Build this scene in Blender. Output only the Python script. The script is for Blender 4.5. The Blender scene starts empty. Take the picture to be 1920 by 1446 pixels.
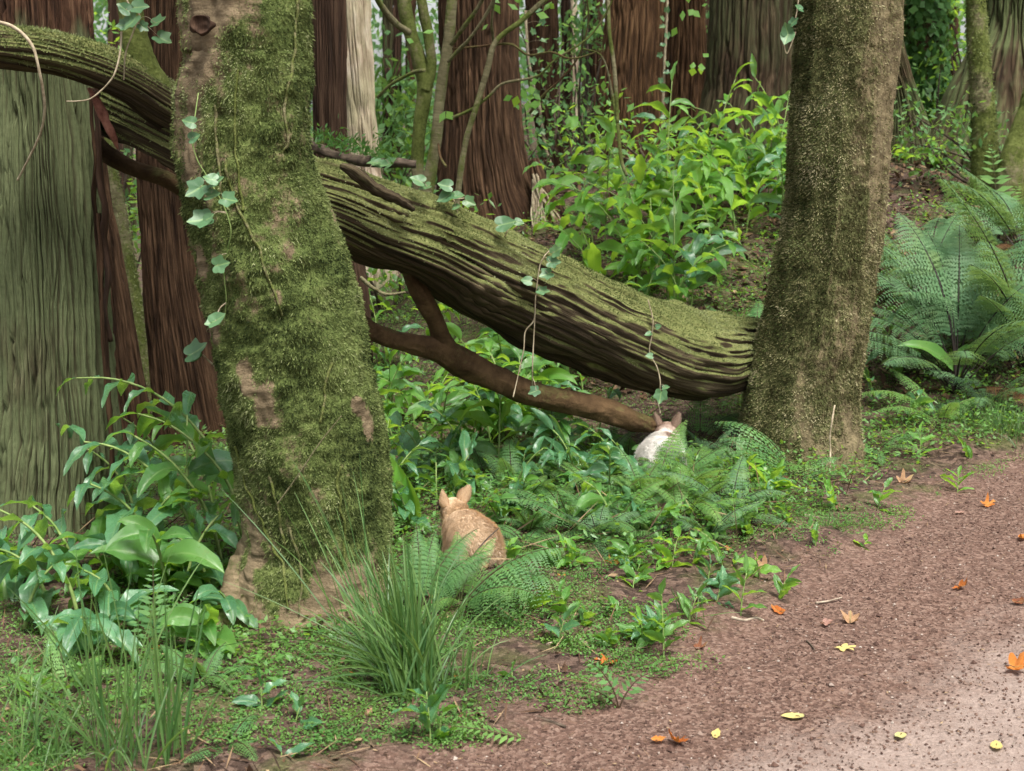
import bpy, math, random
import numpy as np
random.seed(5)
R = np.random.RandomState(7)
scn = bpy.context.scene
EXPO = 2.42
COL = scn.collection
PI = math.pi
# ------------------------------------------------------------------ camera model
PITCH = math.radians(10.2); FPX = 2667.0; CAMZ = 1.5
def ray(px, py):
    u = (px-960)/FPX; v = (723-py)/FPX
    return u, math.cos(PITCH)+v*math.sin(PITCH), -math.sin(PITCH)+v*math.cos(PITCH)
def at(px, py, Y):
    d = ray(px, py); t = Y/d[1]
    return np.array([d[0]*t, Y, CAMZ+d[2]*t])
def mpp(px, py, Y):
    return Y/ray(px, py)[1]/FPX
# ------------------------------------------------------------------ noise
def _h(ix, iy, iz, s):
    n = (ix.astype(np.int64)*374761393 + iy.astype(np.int64)*668265263 + iz.astype(np.int64)*1440662683 + s*1274126177) & 0xffffffff
    n = ((n ^ (n >> 13))*1274126177) & 0xffffffff
    n = ((n ^ (n >> 15))*668265263) & 0xffffffff
    n = n ^ (n >> 16)
    return (n & 0xffff)/65535.0*2-1
def vn(x, y, z, s=0):
    x, y, z = np.broadcast_arrays(np.asarray(x, float), np.asarray(y, float), np.asarray(z, float))
    fx, fy, fz = np.floor(x), np.floor(y), np.floor(z)
    ax, ay, az = x-fx, y-fy, z-fz
    ix, iy, iz = fx.astype(np.int64), fy.astype(np.int64), fz.astype(np.int64)
    ax, ay, az = [a*a*(3-2*a) for a in (ax, ay, az)]
    def L(a, b, t): return a+(b-a)*t
    c = [[[_h(ix+i, iy+j, iz+k, s) for k in (0, 1)] for j in (0, 1)] for i in (0, 1)]
    return L(L(L(c[0][0][0], c[0][0][1], az), L(c[0][1][0], c[0][1][1], az), ay),
             L(L(c[1][0][0], c[1][0][1], az), L(c[1][1][0], c[1][1][1], az), ay), ax)
def fbm(x, y, z, o=3, s=0):
    r = 0; a = 1.0; t = 0; k = 1.0
    for i in range(o):
        r = r + a*vn(np.asarray(x)*k, np.asarray(y)*k, np.asarray(z)*k, s+i*17); t += a; a *= .5; k *= 2.03
    return r/t
def sst(a, b, x):
    t = np.clip((np.asarray(x, float)-a)/(b-a), 0, 1); return t*t*(3-2*t)
def nrm(v):
    v = np.asarray(v, float); return v/np.maximum(np.linalg.norm(v, axis=-1, keepdims=True), 1e-9)
# ------------------------------------------------------------------ terrain
HY = [0, 6.3, 7.0, 7.6, 8.2, 9, 10, 11, 12, 14, 20, 30, 60, 120]
HZ = [0, 0.0, .08, .22, .42, .70, .95, 1.12, 1.2, 1.28, 1.6, 2.2, 3.0, 4.0]
def H(x, y):
    x = np.asarray(x, float); y = np.asarray(y, float)
    s = sst(-.30, .10, x/np.maximum(y, 1.0))
    h = s*np.interp(y, HY, HZ) - .22*(1-s)*sst(5, 8, y)
    h = h + .035*fbm(x*1.3, y*1.3, 0, 3, 3)*sst(3.6, 6.5, y) + .012*fbm(x*4, y*4, 1, 2, 9)
    return h
def gnd(px, py):
    d = ray(px, py); Y = 2.4
    while Y < 40:
        t = Y/d[1]
        if CAMZ+d[2]*t <= float(H(d[0]*t, Y)): break
        Y += .02
    t = Y/d[1]
    return np.array([d[0]*t, Y, float(H(d[0]*t, Y))])
def onx(px, Y):
    x = (px-960)/FPX*Y*1.0/ray(960, 800)[1]
    return np.array([x, Y, float(H(x, Y))])
# path edge in metres
_pe = [gnd(*p)[:2] for p in ((690, 1440), (900, 1385), (1110, 1310), (1300, 1190), (1480, 1085), (1600, 1010), (1720, 930), (1850, 880), (1925, 850))]
PEY = [-6, 2.0]+[float(p[1]) for p in _pe]+[float(_pe[-1][1])+1.2, 60]
PEX = [-3.0, -1.6]+[float(p[0]) for p in _pe]+[float(_pe[-1][0])+3.2, 70]
def pathd(x, y):      # >0 on the path (metres from its edge, roughly)
    x = np.asarray(x, float); y = np.asarray(y, float)
    return (x-np.interp(y, PEY, PEX))*.6
# ------------------------------------------------------------------ mesh making
def mk(name, V, F, mat, parent=None, uv=None, at=None, smooth=True, T=None):
    V = np.asarray(V, float)
    me = bpy.data.meshes.new(name)
    F = np.zeros((0, 4), int) if F is None or len(F) == 0 else np.asarray(F, int)
    T = np.zeros((0, 3), int) if T is None or len(T) == 0 else np.asarray(T, int)
    nl = F.size+T.size
    me.vertices.add(len(V)); me.vertices.foreach_set('co', V.ravel())
    me.loops.add(nl); idx = np.concatenate([F.ravel(), T.ravel()]).astype(np.int32)
    me.loops.foreach_set('vertex_index', idx)
    me.polygons.add(len(F)+len(T))
    st = np.concatenate([np.arange(len(F))*4, F.size+np.arange(len(T))*3]).astype(np.int32)
    me.polygons.foreach_set('loop_start', st)
    me.polygons.foreach_set('use_smooth', np.full(len(st), smooth))
    if uv is not None:
        l = me.uv_layers.new(name='UVMap'); l.data.foreach_set('uv', np.asarray(uv, float)[idx].astype(np.float32).ravel())
    for k, a in (at or {}).items():
        q = me.attributes.new(k, 'FLOAT', 'POINT'); q.data.foreach_set('value', np.asarray(a, np.float32))
    me.update(calc_edges=True); me.validate()
    if mat: me.materials.append(mat)
    o = bpy.data.objects.new(name, me); COL.objects.link(o)
    if parent is not None: o.parent = parent
    return o
def tag(o, label=None, cat=None, group=None, kind=None):
    if label: o['label'] = label
    if cat: o['category'] = cat
    if group: o['group'] = group
    if kind: o['kind'] = kind
    return o
def thing(name, loc, label, cat, group=None):
    o = bpy.data.objects.new(name, None); COL.objects.link(o)
    o.empty_display_size = .05
    o.location = [float(c) for c in loc]
    return tag(o, label, cat, group)
def put(o, root):      # a mesh made in world metres becomes a part of root
    o.parent = root
    o.matrix_parent_inverse.identity()
    l = root.location
    n = len(o.data.vertices); c = np.empty(n*3); o.data.vertices.foreach_get('co', c)
    c = c.reshape(-1, 3)-np.array([l.x, l.y, l.z]); o.data.vertices.foreach_set('co', c.ravel()); o.data.update()
    return o
class Acc:
    def __init__(s): s.V = []; s.F = []; s.U = []; s.A = []; s.n = 0
    def add(s, V, F, U=None, a=.5):
        V = np.asarray(V, float); k = len(V)
        s.V.append(V); s.F.append(np.asarray(F, int)+s.n)
        s.U.append(np.zeros((k, 2)) if U is None else np.asarray(U, float))
        s.A.append(np.full(k, a, float) if np.isscalar(a) else np.asarray(a, float)); s.n += k
    def build(s, name, mat, parent=None, smooth=True, key='rnd'):
        return mk(name, np.concatenate(s.V), np.concatenate(s.F), mat, parent, np.concatenate(s.U), {key: np.concatenate(s.A)}, smooth)
def cards(P, A, B, L, W, rnd, bulge=.45):
    """diamond leaflets: P base, A along, B across"""
    P, A, B = [np.asarray(q, float) for q in (P, A, B)]
    L = np.asarray(L, float).reshape(-1, 1); W = np.asarray(W, float).reshape(-1, 1)
    n = len(P)
    V = np.stack([P, P+A*L*bulge+B*W*.5, P+A*L, P+A*L*bulge-B*W*.5], 1).reshape(-1, 3)
    F = np.arange(n*4).reshape(-1, 4)
    U = np.tile(np.array([[.5, 0], [1, .5], [.5, 1], [0, .5]]), (n, 1))
    return V, F, U, np.repeat(np.broadcast_to(rnd, (n,)), 4)
def rdir(n, rng=R):
    return nrm(rng.normal(size=(n, 3)))
def spl(pts, n):
    """catmull-rom through rows of pts (any width), n samples, even in chord"""
    P = np.asarray(pts, float)
    if len(P) == 2:
        t = np.linspace(0, 1, n)[:, None]; return P[0]*(1-t)+P[1]*t
    d = np.linalg.norm(np.diff(P[:, :3], axis=0), axis=1)**.5; u = np.concatenate([[0], np.cumsum(d)])
    m = np.zeros_like(P)
    m[1:-1] = (P[2:]-P[:-2])/(u[2:]-u[:-2])[:, None]; m[0] = (P[1]-P[0])/(u[1]-u[0]); m[-1] = (P[-1]-P[-2])/(u[-1]-u[-2])
    q = np.linspace(0, u[-1], n*4); i = np.clip(np.searchsorted(u, q, side='right')-1, 0, len(P)-2)
    h = (u[i+1]-u[i])[:, None]; t = ((q-u[i])[:, None])/h
    S = (2*t**3-3*t**2+1)*P[i]+(t**3-2*t**2+t)*h*m[i]+(-2*t**3+3*t**2)*P[i+1]+(t**3-t**2)*h*m[i+1]
    L = np.concatenate([[0], np.cumsum(np.linalg.norm(np.diff(S[:, :3], axis=0), axis=1))])
    w = np.linspace(0, L[-1], n)
    return np.stack([np.interp(w, L, S[:, k]) for k in range(S.shape[1])], 1)
def frames(C, ref=(0, 1, 0)):
    T = np.gradient(C, axis=0); T = nrm(T)
    r = np.array(ref, float)
    E1 = np.zeros_like(C)
    e = r-np.dot(r, T[0])*T[0]
    if np.linalg.norm(e) < .2: r = np.array([1., 0, 0]); e = r-np.dot(r, T[0])*T[0]
    e /= np.linalg.norm(e)
    for i in range(len(C)):
        e = e-np.dot(e, T[i])*T[i]; e /= np.linalg.norm(e); E1[i] = e
    return T, E1, np.cross(T, E1)
def tube(rows, nu, nv, disp=None, close=True, ry=1.0):
    """rows: x,y,z,r. returns V,F,UV and normals. seam on the far side"""
    S = spl(rows, nv); C = S[:, :3]; r = S[:, 3]
    T, E1, E2 = frames(C)
    s = np.concatenate([[0], np.cumsum(np.linalg.norm(np.diff(C, axis=0), axis=1))])
    th = np.linspace(0, 2*PI, nu+1)
    c, sn = np.cos(th)[None, :], np.sin(th)[None, :]
    rr = np.repeat(r[:, None], nu+1, 1)
    if disp is not None: rr = rr+disp(np.repeat(c, nv, 0), np.repeat(sn, nv, 0), np.repeat(s[:, None], nu+1, 1), rr)
    V = C[:, None, :]+rr[..., None]*(c[..., None]*ry*E1[:, None, :]+sn[..., None]*E2[:, None, :])
    i = np.arange(nv-1)[:, None]*(nu+1)+np.arange(nu)[None, :]
    F = np.stack([i, i+1, i+nu+2, i+nu+1], -1).reshape(-1, 4)
    rm = float(np.mean(r))
    UV = np.stack([np.repeat(th[None, :]*rm, nv, 0), np.repeat(s[:, None], nu+1, 1)], -1).reshape(-1, 2)
    V = V.reshape(-1, 3)
    if close:
        k = len(V); V = np.concatenate([V, C[:1], C[-1:]])
        UV = np.concatenate([UV, [[0, 0]], [[0, s[-1]]]])
        j = np.arange(nu)
        a = np.stack([j+1, j, np.full(nu, k), np.full(nu, k)], -1); b0 = (nv-1)*(nu+1)
        # caps as triangles
        capT = np.concatenate([np.stack([j+1, j, np.full(nu, k)], -1), np.stack([b0+j, b0+j+1, np.full(nu, k+1)], -1)])
    else: capT = np.zeros((0, 3), int)
    return V, F, UV, capT
def vnormals(V, F):
    n = np.cross(V[F[:, 2]]-V[F[:, 0]], V[F[:, 3]]-V[F[:, 1]])
    N = np.zeros_like(V)
    for k in range(4): np.add.at(N, F[:, k], n)
    return nrm(N)
def scatter(V, F, n, w=None, rng=R):
    """random points on quads (weight per face) -> P, N, face index, bary"""
    a = V[F[:, 0]]; b = V[F[:, 1]]; c = V[F[:, 2]]; d = V[F[:, 3]]
    nn = np.cross(c-a, d-b); ar = np.linalg.norm(nn, axis=1)*.5
    pr = ar*(1 if w is None else w); pr = pr/pr.sum()
    f = rng.choice(len(F), n, p=pr)
    s, t = rng.rand(n, 1), rng.rand(n, 1)
    P = (a[f]*(1-s)+b[f]*s)*(1-t)+(d[f]*(1-s)+c[f]*s)*t
    return P, nrm(nn[f]), f
def ellip(c, r, rot=None, n=20):
    th = np.linspace(0, PI, n); ph = np.linspace(0, 2*PI, 2*n+1)
    V = np.stack([np.sin(th)[:, None]*np.cos(ph)[None], np.sin(th)[:, None]*np.sin(ph)[None], np.repeat(np.cos(th)[:, None], 2*n+1, 1)], -1).reshape(-1, 3)*np.array(r)
    if rot is not None: V = V @ rot.T
    i = np.arange(n-1)[:, None]*(2*n+1)+np.arange(2*n)[None]
    return V+np.array(c), np.stack([i, i+2*n+1, i+2*n+2, i+1], -1).reshape(-1, 4)
# ------------------------------------------------------------------ materials
class NT:
    def __init__(s, name):
        s.m = bpy.data.materials.new(name); s.m.use_nodes = True; s.t = s.m.node_tree; s.t.nodes.clear()
        s.out = s.t.nodes.new('ShaderNodeOutputMaterial')
    def n(s, typ, **kw):
        q = s.t.nodes.new('ShaderNode'+typ)
        for k, v in kw.items():
            if k.startswith('i_'):
                q.inputs[k[2:].replace('_', ' ')].default_value = v
            else: setattr(q, k, v)
        return q
    def l(s, a, b): s.t.links.new(a, b)
    def noise(s, vec, scale, detail=4, rough=.55, dist=0):
        q = s.n('TexNoise'); q.inputs['Scale'].default_value = scale; q.inputs['Detail'].default_value = detail
        q.inputs['Roughness'].default_value = rough; q.inputs['Distortion'].default_value = dist
        if vec is not None: s.l(vec, q.inputs['Vector'])
        return q.outputs['Fac']
    def ramp(s, fac, stops):
        q = s.n('ValToRGB'); e = q.color_ramp.elements
        while len(e) < len(stops): e.new(.5)
        for el, (p, c) in zip(e, stops):
            el.position = p; el.color = (c[0], c[1], c[2], 1) if not np.isscalar(c) else (c, c, c, 1)
        s.l(fac, q.inputs['Fac']); return q.outputs['Color']
    def mix(s, fac, a, b, mode='MIX'):
        q = s.n('Mix', data_type='RGBA', blend_type=mode)
        if hasattr(fac, 'node'): s.l(fac, q.inputs[0])
        else: q.inputs[0].default_value = fac
        for v, i in ((a, 6), (b, 7)):
            if hasattr(v, 'node'): s.l(v, q.inputs[i])
            else: q.inputs[i].default_value = (v[0], v[1], v[2], 1)
        return q.outputs[2]
    def math(s, op, a, b=0.0, c=None):
        q = s.n('Math', operation=op)
        for v, i in ((a, 0), (b, 1)) + (((c, 2),) if c is not None else ()):
            if hasattr(v, 'node'): s.l(v, q.inputs[i])
            else: q.inputs[i].default_value = v
        return q.outputs[0]
    def attr(s, nm):
        return s.n('Attribute', attribute_name=nm).outputs['Fac']
    def uvs(s, sx, sy):
        q = s.n('Mapping'); q.inputs['Scale'].default_value = (sx, sy, 1)
        s.l(s.n('UVMap', uv_map='UVMap').outputs[0], q.inputs['Vector']); return q.outputs[0]
    def obj(s): return s.n('TexCoord').outputs['Object']
    def bump(s, h, strength, dist, prev=None):
        q = s.n('Bump'); q.inputs['Strength'].default_value = strength; q.inputs['Distance'].default_value = dist
        s.l(h, q.inputs['Height'])
        if prev is not None: s.l(prev, q.inputs['Normal'])
        return q.outputs[0]
    def fin(s, col, rough=.9, nor=None, spec=.3, trans=None, tmix=.3):
        b = s.n('BsdfPrincipled'); b.inputs['Specular IOR Level'].default_value = spec
        if hasattr(col, 'node'): s.l(col, b.inputs['Base Color'])
        else: b.inputs['Base Color'].default_value = (*col, 1)
        if hasattr(rough, 'node'): s.l(rough, b.inputs['Roughness'])
        else: b.inputs['Roughness'].default_value = rough
        if nor is not None: s.l(nor, b.inputs['Normal'])
        sh = b.outputs[0]
        if trans is not None:
            t = s.n('BsdfTranslucent'); s.l(trans, t.inputs[0]) if hasattr(trans, 'node') else setattr(t.inputs[0], 'default_value', (*trans, 1))
            if nor is not None: s.l(nor, t.inputs['Normal'])
            x = s.n('MixShader'); x.inputs[0].default_value = tmix; s.l(sh, x.inputs[1]); s.l(t.outputs[0], x.inputs[2]); sh = x.outputs[0]
        s.l(sh, s.out.inputs[0]); return s.m
def bark_mat(name, dark, mid, light, patch=None, pa=.5, su=34, sv=2.2, bump=.7, patch_scale=1.6, ztop=None):
    k = NT(name)
    v = k.uvs(su, sv)
    a = k.noise(v, 1.0, 6, .62, .35)
    col = k.ramp(a, [(.36, dark), (.5, mid), (.66, light)])
    big = k.noise(k.obj(), patch_scale, 4, .6)
    if patch is not None:
        f = k.noise(k.uvs(su*.6, sv*1.2), 1.3, 5, .7)
        msk = k.math('ADD', k.math('MULTIPLY', big, 1.0), k.math('MULTIPLY', f, .45))
        msk = k.ramp(msk, [(.72-.35*pa, 0.0), (.92-.35*pa, 1.0)])
        pc = k.mix(k.noise(k.obj(), 55, 4, .7), [c*.6 for c in patch], [min(1, c*1.35) for c in patch])
        col = k.mix(k.math('MULTIPLY', msk, .85), col, pc)
    col = k.mix(k.math('MULTIPLY', k.attr('fur'), .8), col, k.mix(.5, dark, mid))      # blends to a darker bark tone in the furrows
    col = k.mix(k.noise(k.obj(), 5, 3), col, k.mix(.5, col, (0.5, 0.5, 0.5), 'MULTIPLY'))
    if ztop:      # no lichen on the sheltered bark high up
        sp = k.n('SeparateXYZ'); k.l(k.obj(), sp.inputs[0])
        zz = k.math('ADD', sp.outputs[2], k.math('MULTIPLY', k.noise(k.uvs(su*.2, sv*.4), 1.0, 4), .5))
        q = k.n('MapRange'); k.l(zz, q.inputs[0]); q.inputs[1].default_value = ztop; q.inputs[2].default_value = ztop+.12
        col = k.mix(q.outputs[0], col, k.ramp(a, [(.36, (.022, .011, .007)), (.5, (.075, .038, .022)), (.66, (.15, .085, .05))]))
    b1 = k.bump(a, bump, .02)
    b2 = k.bump(k.noise(k.uvs(su*3.2, sv*5), 1.0, 4, .7), bump*.6, .004, b1)
    return k.fin(col, .95, b2, .15)
def mossbark_mat(name, bark_d, bark_l, moss_d, moss_m, moss_l, fine=70, wr=(5, 60)):
    k = NT(name); o = k.obj()
    n1 = k.noise(k.uvs(wr[0], wr[1]), 1, 6, .7, .5); n2 = k.noise(o, 9, 4, .6)
    bark = k.ramp(k.math('ADD', k.math('MULTIPLY', n1, .6), k.math('MULTIPLY', n2, .4)), [(.36, bark_d), (.62, bark_l)])
    m = k.noise(o, fine, 5, .75); mb = k.noise(o, 6, 4, .6)
    mo = k.ramp(k.math('ADD', k.math('MULTIPLY', m, .55), k.math('MULTIPLY', mb, .45)), [(.36, moss_d), (.5, moss_m), (.66, moss_l)])
    f = k.attr('moss')
    f = k.ramp(k.math('ADD', f, k.math('MULTIPLY', k.math('SUBTRACT', k.noise(o, 40, 4, .7), .5), .9)), [(.38, 0.0), (.6, 1.0)])
    col = k.mix(f, bark, mo)
    b1 = k.bump(n1, .55, .006); b2 = k.bump(m, .9, .012, b1)
    return k.fin(col, .97, b2, .1)
def leaf_mat(name, c1, c2, tr, tmix=.35, rough=.38, vein=.25, stalk=(.03, .018, .01), spec=.45, rib=1.0):
    k = NT(name); r = k.attr('rnd')
    col = k.mix(r, c1, c2)
    col = k.mix(k.math('MULTIPLY', k.noise(k.obj(), 14, 3), .5), col, [c*.6 for c in c1])
    sep = k.n('SeparateXYZ'); k.l(k.n('UVMap', uv_map='UVMap').outputs[0], sep.inputs[0])
    au = k.math('ABSOLUTE', k.math('SUBTRACT', sep.outputs[0], .5))
    mid = k.math('LESS_THAN', au, .028)
    col = k.mix(k.math('MULTIPLY', mid, .55*rib), col, (.22, .34, .12))
    sp = k.ramp(k.noise(k.obj(), 27, 5, .7), [(.66, 0.0), (.74, .8)])      # blemishes and browned patches
    col = k.mix(sp, col, (.16, .12, .03)); col = k.mix(k.ramp(k.noise(k.obj(), 5, 2), [(.55, 0.0), (.75, .5)]), col, [c1[0]*1.9+.02, c1[1]*1.25, c1[2]*.8])
    neg = k.math('LESS_THAN', r, -.01)
    col = k.mix(neg, col, stalk)
    w = k.n('TexWave', wave_type='BANDS', bands_direction='X'); w.inputs['Scale'].default_value = 9; w.inputs['Distortion'].default_value = .6
    sk = k.n('CombineXYZ'); k.l(k.math('SUBTRACT', k.math('MULTIPLY', sep.outputs[1], 3.0), k.math('MULTIPLY', au, 2.0)), sk.inputs[0])
    k.l(sk.outputs[0], w.inputs[0])
    b = k.bump(w.outputs['Fac'], vein, .003)
    tc = k.mix(r, tr, [tr[0]*1.25, tr[1]*1.05, tr[2]*.9]); tc = k.mix(neg, tc, stalk)
    rg = k.math('ADD', k.math('MULTIPLY', k.noise(k.obj(), 30, 3), .25), rough-.1)
    return k.fin(col, rg, b, spec, tc, tmix)
def rough_mat(name, c1, c2, scale=20, rough=.9, bump=.4, dist=.006, spec=.2):
    k = NT(name); n = k.noise(k.obj(), scale, 5, .65)
    return k.fin(k.ramp(n, [(.35, c1), (.65, c2)]), rough, k.bump(n, bump, dist), spec)
def ramp_rnd(name, stops, rough=.9, trans=None, tmix=.3, spec=.2, var=.25):
    """colour picked along a ramp by the piece's own random number"""
    k = NT(name); c = k.ramp(k.attr('rnd'), stops)
    c = k.mix(k.math('MULTIPLY', k.noise(k.obj(), 60, 3), var*2), c, k.mix(.5, c, (.25, .25, .25), 'MULTIPLY'))
    return k.fin(c, rough, None, spec, c if trans else None, tmix)

M = {}
M['lichen_cedar'] = bark_mat('lichen_cedar_bark', (.024, .017, .010), (.088, .08, .043), (.17, .163, .095), (.128, .155, .074), .74, 46, 3.4, 1.0, 1.6, 2.2)
M['red_cedar'] = bark_mat('red_cedar_bark', (.016, .008, .004), (.052, .028, .015), (.11, .064, .036), None, 0, 42, 3.2, 1.0)
M['grey_cedar'] = bark_mat('grey_cedar_bark', (.015, .009, .005), (.048, .030, .018), (.10, .070, .042), (.06, .066, .03), .34, 34, 3.0, 1.0)
M['orange_cedar'] = bark_mat('orange_cedar_bark', (.020, .010, .005), (.076, .040, .019), (.165, .096, .048), None, 0, 34, 2.8, 1.0)
M['dark_cedar'] = bark_mat('dark_cedar_bark', (.02, .012, .008), (.05, .028, .018), (.09, .055, .035), None, 0, 28, 2, .8)
M['pale_bark'] = bark_mat('pale_peeling_bark', (.16, .11, .075), (.42, .33, .25), (.62, .53, .43), (.35, .32, .2), .3, 14, 3.5, .8)
M['root_cedar'] = bark_mat('rooty_mossy_bark', (.016, .010, .006), (.05, .032, .018), (.11, .076, .046), (.08, .105, .042), .45, 30, 1.6, .9)
M['mossA'] = mossbark_mat('mossy_trunk', (.08, .06, .036), (.235, .18, .112), (.024, .036, .011), (.078, .105, .030), (.15, .18, .06))
M['mossB'] = mossbark_mat('brown_mossy_trunk', (.075, .060, .034), (.215, .175, .10), (.03, .035, .013), (.085, .094, .036), (.155, .16, .07), 85, (30, 16))
M['mossS'] = mossbark_mat('mossy_stem', (.08, .07, .035), (.21, .19, .11), (.04, .05, .012), (.09, .11, .028), (.16, .18, .06), 60)
M['branch'] = mossbark_mat('brown_branch', (.042, .025, .013), (.115, .072, .036), (.04, .035, .012), (.09, .08, .03), (.12, .11, .045), 50, (10, 12))
M['ivytrunk'] = mossbark_mat('ivy_trunk', (.05, .03, .018), (.13, .08, .05), (.02, .03, .01), (.05, .07, .02), (.10, .13, .04), 60)
def log_mat():
    k = NT('weathered_log'); o = k.obj()
    v = k.uvs(38, 1.1); a = k.noise(v, 1, 7, .68, .4)
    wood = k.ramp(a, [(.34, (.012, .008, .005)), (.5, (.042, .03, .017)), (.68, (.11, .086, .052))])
    m = k.noise(o, 60, 5, .75); mb = k.noise(k.uvs(9, 1.2), 1.0, 5, .65)
    mo = k.ramp(k.math('ADD', k.math('MULTIPLY', m, .4), k.math('MULTIPLY', mb, .6)), [(.3, (.042, .050, .017)), (.48, (.115, .128, .042)), (.68, (.21, .22, .085))])
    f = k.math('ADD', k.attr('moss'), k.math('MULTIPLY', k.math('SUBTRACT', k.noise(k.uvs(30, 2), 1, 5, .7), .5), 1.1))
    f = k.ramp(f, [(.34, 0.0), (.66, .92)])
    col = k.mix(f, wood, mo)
    b1 = k.bump(a, 1.0, .016); b2 = k.bump(m, .5, .006, b1)
    return k.fin(col, .95, b2, .15)
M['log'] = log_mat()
def ground_mat():
    k = NT('ground_soil_and_gravel'); o = k.obj(); pd = k.attr('path')
    n1 = k.noise(o, 130, 5, .7); n2 = k.noise(o, 3.2, 4, .6); n3 = k.noise(o, 38, 4, .6)
    vo = k.n('TexVoronoi'); vo.inputs['Scale'].default_value = 95; k.l(o, vo.inputs['Vector'])
    cellc = k.n('SeparateColor'); k.l(vo.outputs['Color'], cellc.inputs[0])
    grav = k.ramp(k.math('ADD', k.math('MULTIPLY', cellc.outputs[0], .6), k.math('MULTIPLY', n1, .4)),
                  [(.15, (.058, .034, .026)), (.5, (.110, .064, .048)), (.85, (.185, .124, .098))])
    dust = k.ramp(k.math('ADD', k.math('MULTIPLY', n1, .5), k.math('MULTIPLY', n3, .5)), [(.35, (.185, .138, .118)), (.65, (.305, .245, .215))])
    worn = k.ramp(k.math('ADD', k.attr('worn'), k.math('MULTIPLY', k.math('SUBTRACT', k.noise(o, 7, 5, .65), .5), .9)), [(.3, 0.0), (.85, 1.0)])
    grav = k.mix(k.math('MULTIPLY', worn, .8), grav, dust)
    v2 = k.n('TexVoronoi'); v2.inputs['Scale'].default_value = 48; k.l(o, v2.inputs['Vector'])
    c2 = k.n('SeparateColor'); k.l(v2.outputs['Color'], c2.inputs[0])
    soil = k.ramp(k.math('ADD', k.math('MULTIPLY', c2.outputs[0], .5), k.math('MULTIPLY', n1, .5)),
                  [(.2, (.018, .011, .008)), (.5, (.058, .036, .027)), (.8, (.135, .09, .068))])
    mossy = k.ramp(n1, [(.35, (.035, .05, .012)), (.65, (.10, .13, .03))])
    soil = k.mix(k.ramp(n2, [(.48, 0.0), (.66, .5)]), soil, mossy)
    f = k.ramp(k.math('ADD', k.math('ADD', k.math('MULTIPLY', pd, 2.1), .24), k.math('MULTIPLY', k.math('SUBTRACT', k.noise(o, 14, 5, .7), .5), 1.4)), [(.0, 0.0), (.35, 1.0)])
    col = k.mix(f, soil, grav)
    b1 = k.bump(n1, .8, .008); b2 = k.bump(vo.outputs['Distance'], .6, .006, b1)
    return k.fin(col, .95, b2, .2)
M['ground'] = ground_mat()
M['pebble'] = ramp_rnd('scoria_gravel', [(0, (.052, .030, .024)), (.45, (.104, .060, .046)), (.85, (.16, .103, .08)), (.97, (.28, .22, .185)), (1, (.38, .34, .30))], .95, var=.3)
M['ginger'] = leaf_mat('ginger_leaf', (.05, .15, .035), (.12, .28, .062), (.30, .56, .05), .40, .28, spec=.6)
M['ginger_blue'] = leaf_mat('ginger_leaf_deep', (.048, .15, .07), (.10, .25, .115), (.26, .50, .06), .36, .25, spec=.65)
M['ginger_lime'] = leaf_mat('ginger_leaf_bright', (.075, .22, .035), (.16, .36, .055), (.38, .66, .06), .44, .38)
M['stem'] = rough_mat('ginger_stem', (.10, .17, .04), (.22, .28, .10), 25, .6, .1)
M['fern'] = leaf_mat('fern_frond', (.055, .15, .05), (.13, .265, .085), (.22, .42, .07), .34, .55, 0, (.05, .03, .015), .3, 0)
M['fern_lime'] = leaf_mat('fern_frond_bright', (.08, .19, .045), (.17, .31, .085), (.25, .44, .07), .36, .55, 0, (.10, .10, .04), .3, 0)
M['fern_grey'] = leaf_mat('fern_frond_soft', (.06, .145, .062), (.135, .24, .11), (.20, .35, .09), .30, .6, 0, (.02, .014, .010), .3, 0)
M['fern_dead'] = leaf_mat('dead_fern_frond', (.10, .055, .025), (.24, .14, .07), (.25, .14, .06), .2, .8, 0, (.06, .03, .015), .2, 0)
M['ivy'] = leaf_mat('ivy_leaf', (.05, .13, .055), (.10, .205, .09), (.15, .3, .06), .22, .42, .1, (.12, .09, .05), .5, .8)
M['grass'] = leaf_mat('grass_blade', (.024, .08, .02), (.125, .22, .065), (.24, .42, .07), .3, .42, 0, (.2, .16, .07), .4, .3)
M['cover'] = leaf_mat('ground_cover_leaf', (.05, .14, .03), (.13, .25, .062), (.22, .42, .05), .3, .6, 0, (.04, .03, .015), .25, 0)
M['moss'] = ramp_rnd('moss_tuft', [(0, (.018, .028, .010)), (.27, (.08, .108, .034)), (.58, (.165, .20, .068)), (.86, (.20, .235, .10)), (1, (.31, .33, .17))], .95, True, .25, .1)
M['mossbrown'] = ramp_rnd('brown_moss_tuft', [(0, (.028, .027, .011)), (.3, (.10, .096, .04)), (.65, (.20, .19, .09)), (1, (.37, .335, .20))], .95, True, .2, .1)
M['far'] = leaf_mat('distant_leaf', (.03, .09, .035), (.09, .20, .07), (.20, .40, .10), .45, .6, 0, (.04, .03, .02), .2, 0)
M['canopy'] = leaf_mat('canopy_leaf', (.03, .09, .02), (.07, .17, .04), (.16, .32, .05), .3, .5, 0, (.04, .03, .02), .2, 0)
M['litter'] = ramp_rnd('dead_leaf', [(0, (.022, .012, .007)), (.45, (.07, .038, .022)), (.8, (.15, .085, .048)), (1, (.33, .24, .14))], .85, True, .15, .25)
M['twig'] = rough_mat('dry_twig', (.13, .10, .075), (.36, .30, .23), 30, .9, .3)
M['dark_twig'] = rough_mat('dark_twig', (.03, .022, .016), (.10, .075, .055), 30, .9, .3)
M['vine'] = rough_mat('vine_stem', (.20, .155, .10), (.40, .34, .24), 40, .85, .3)
M['redstrip'] = rough_mat('red_bark_strip', (.11, .04, .028), (.24, .11, .08), 30, .9, .4)
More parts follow.
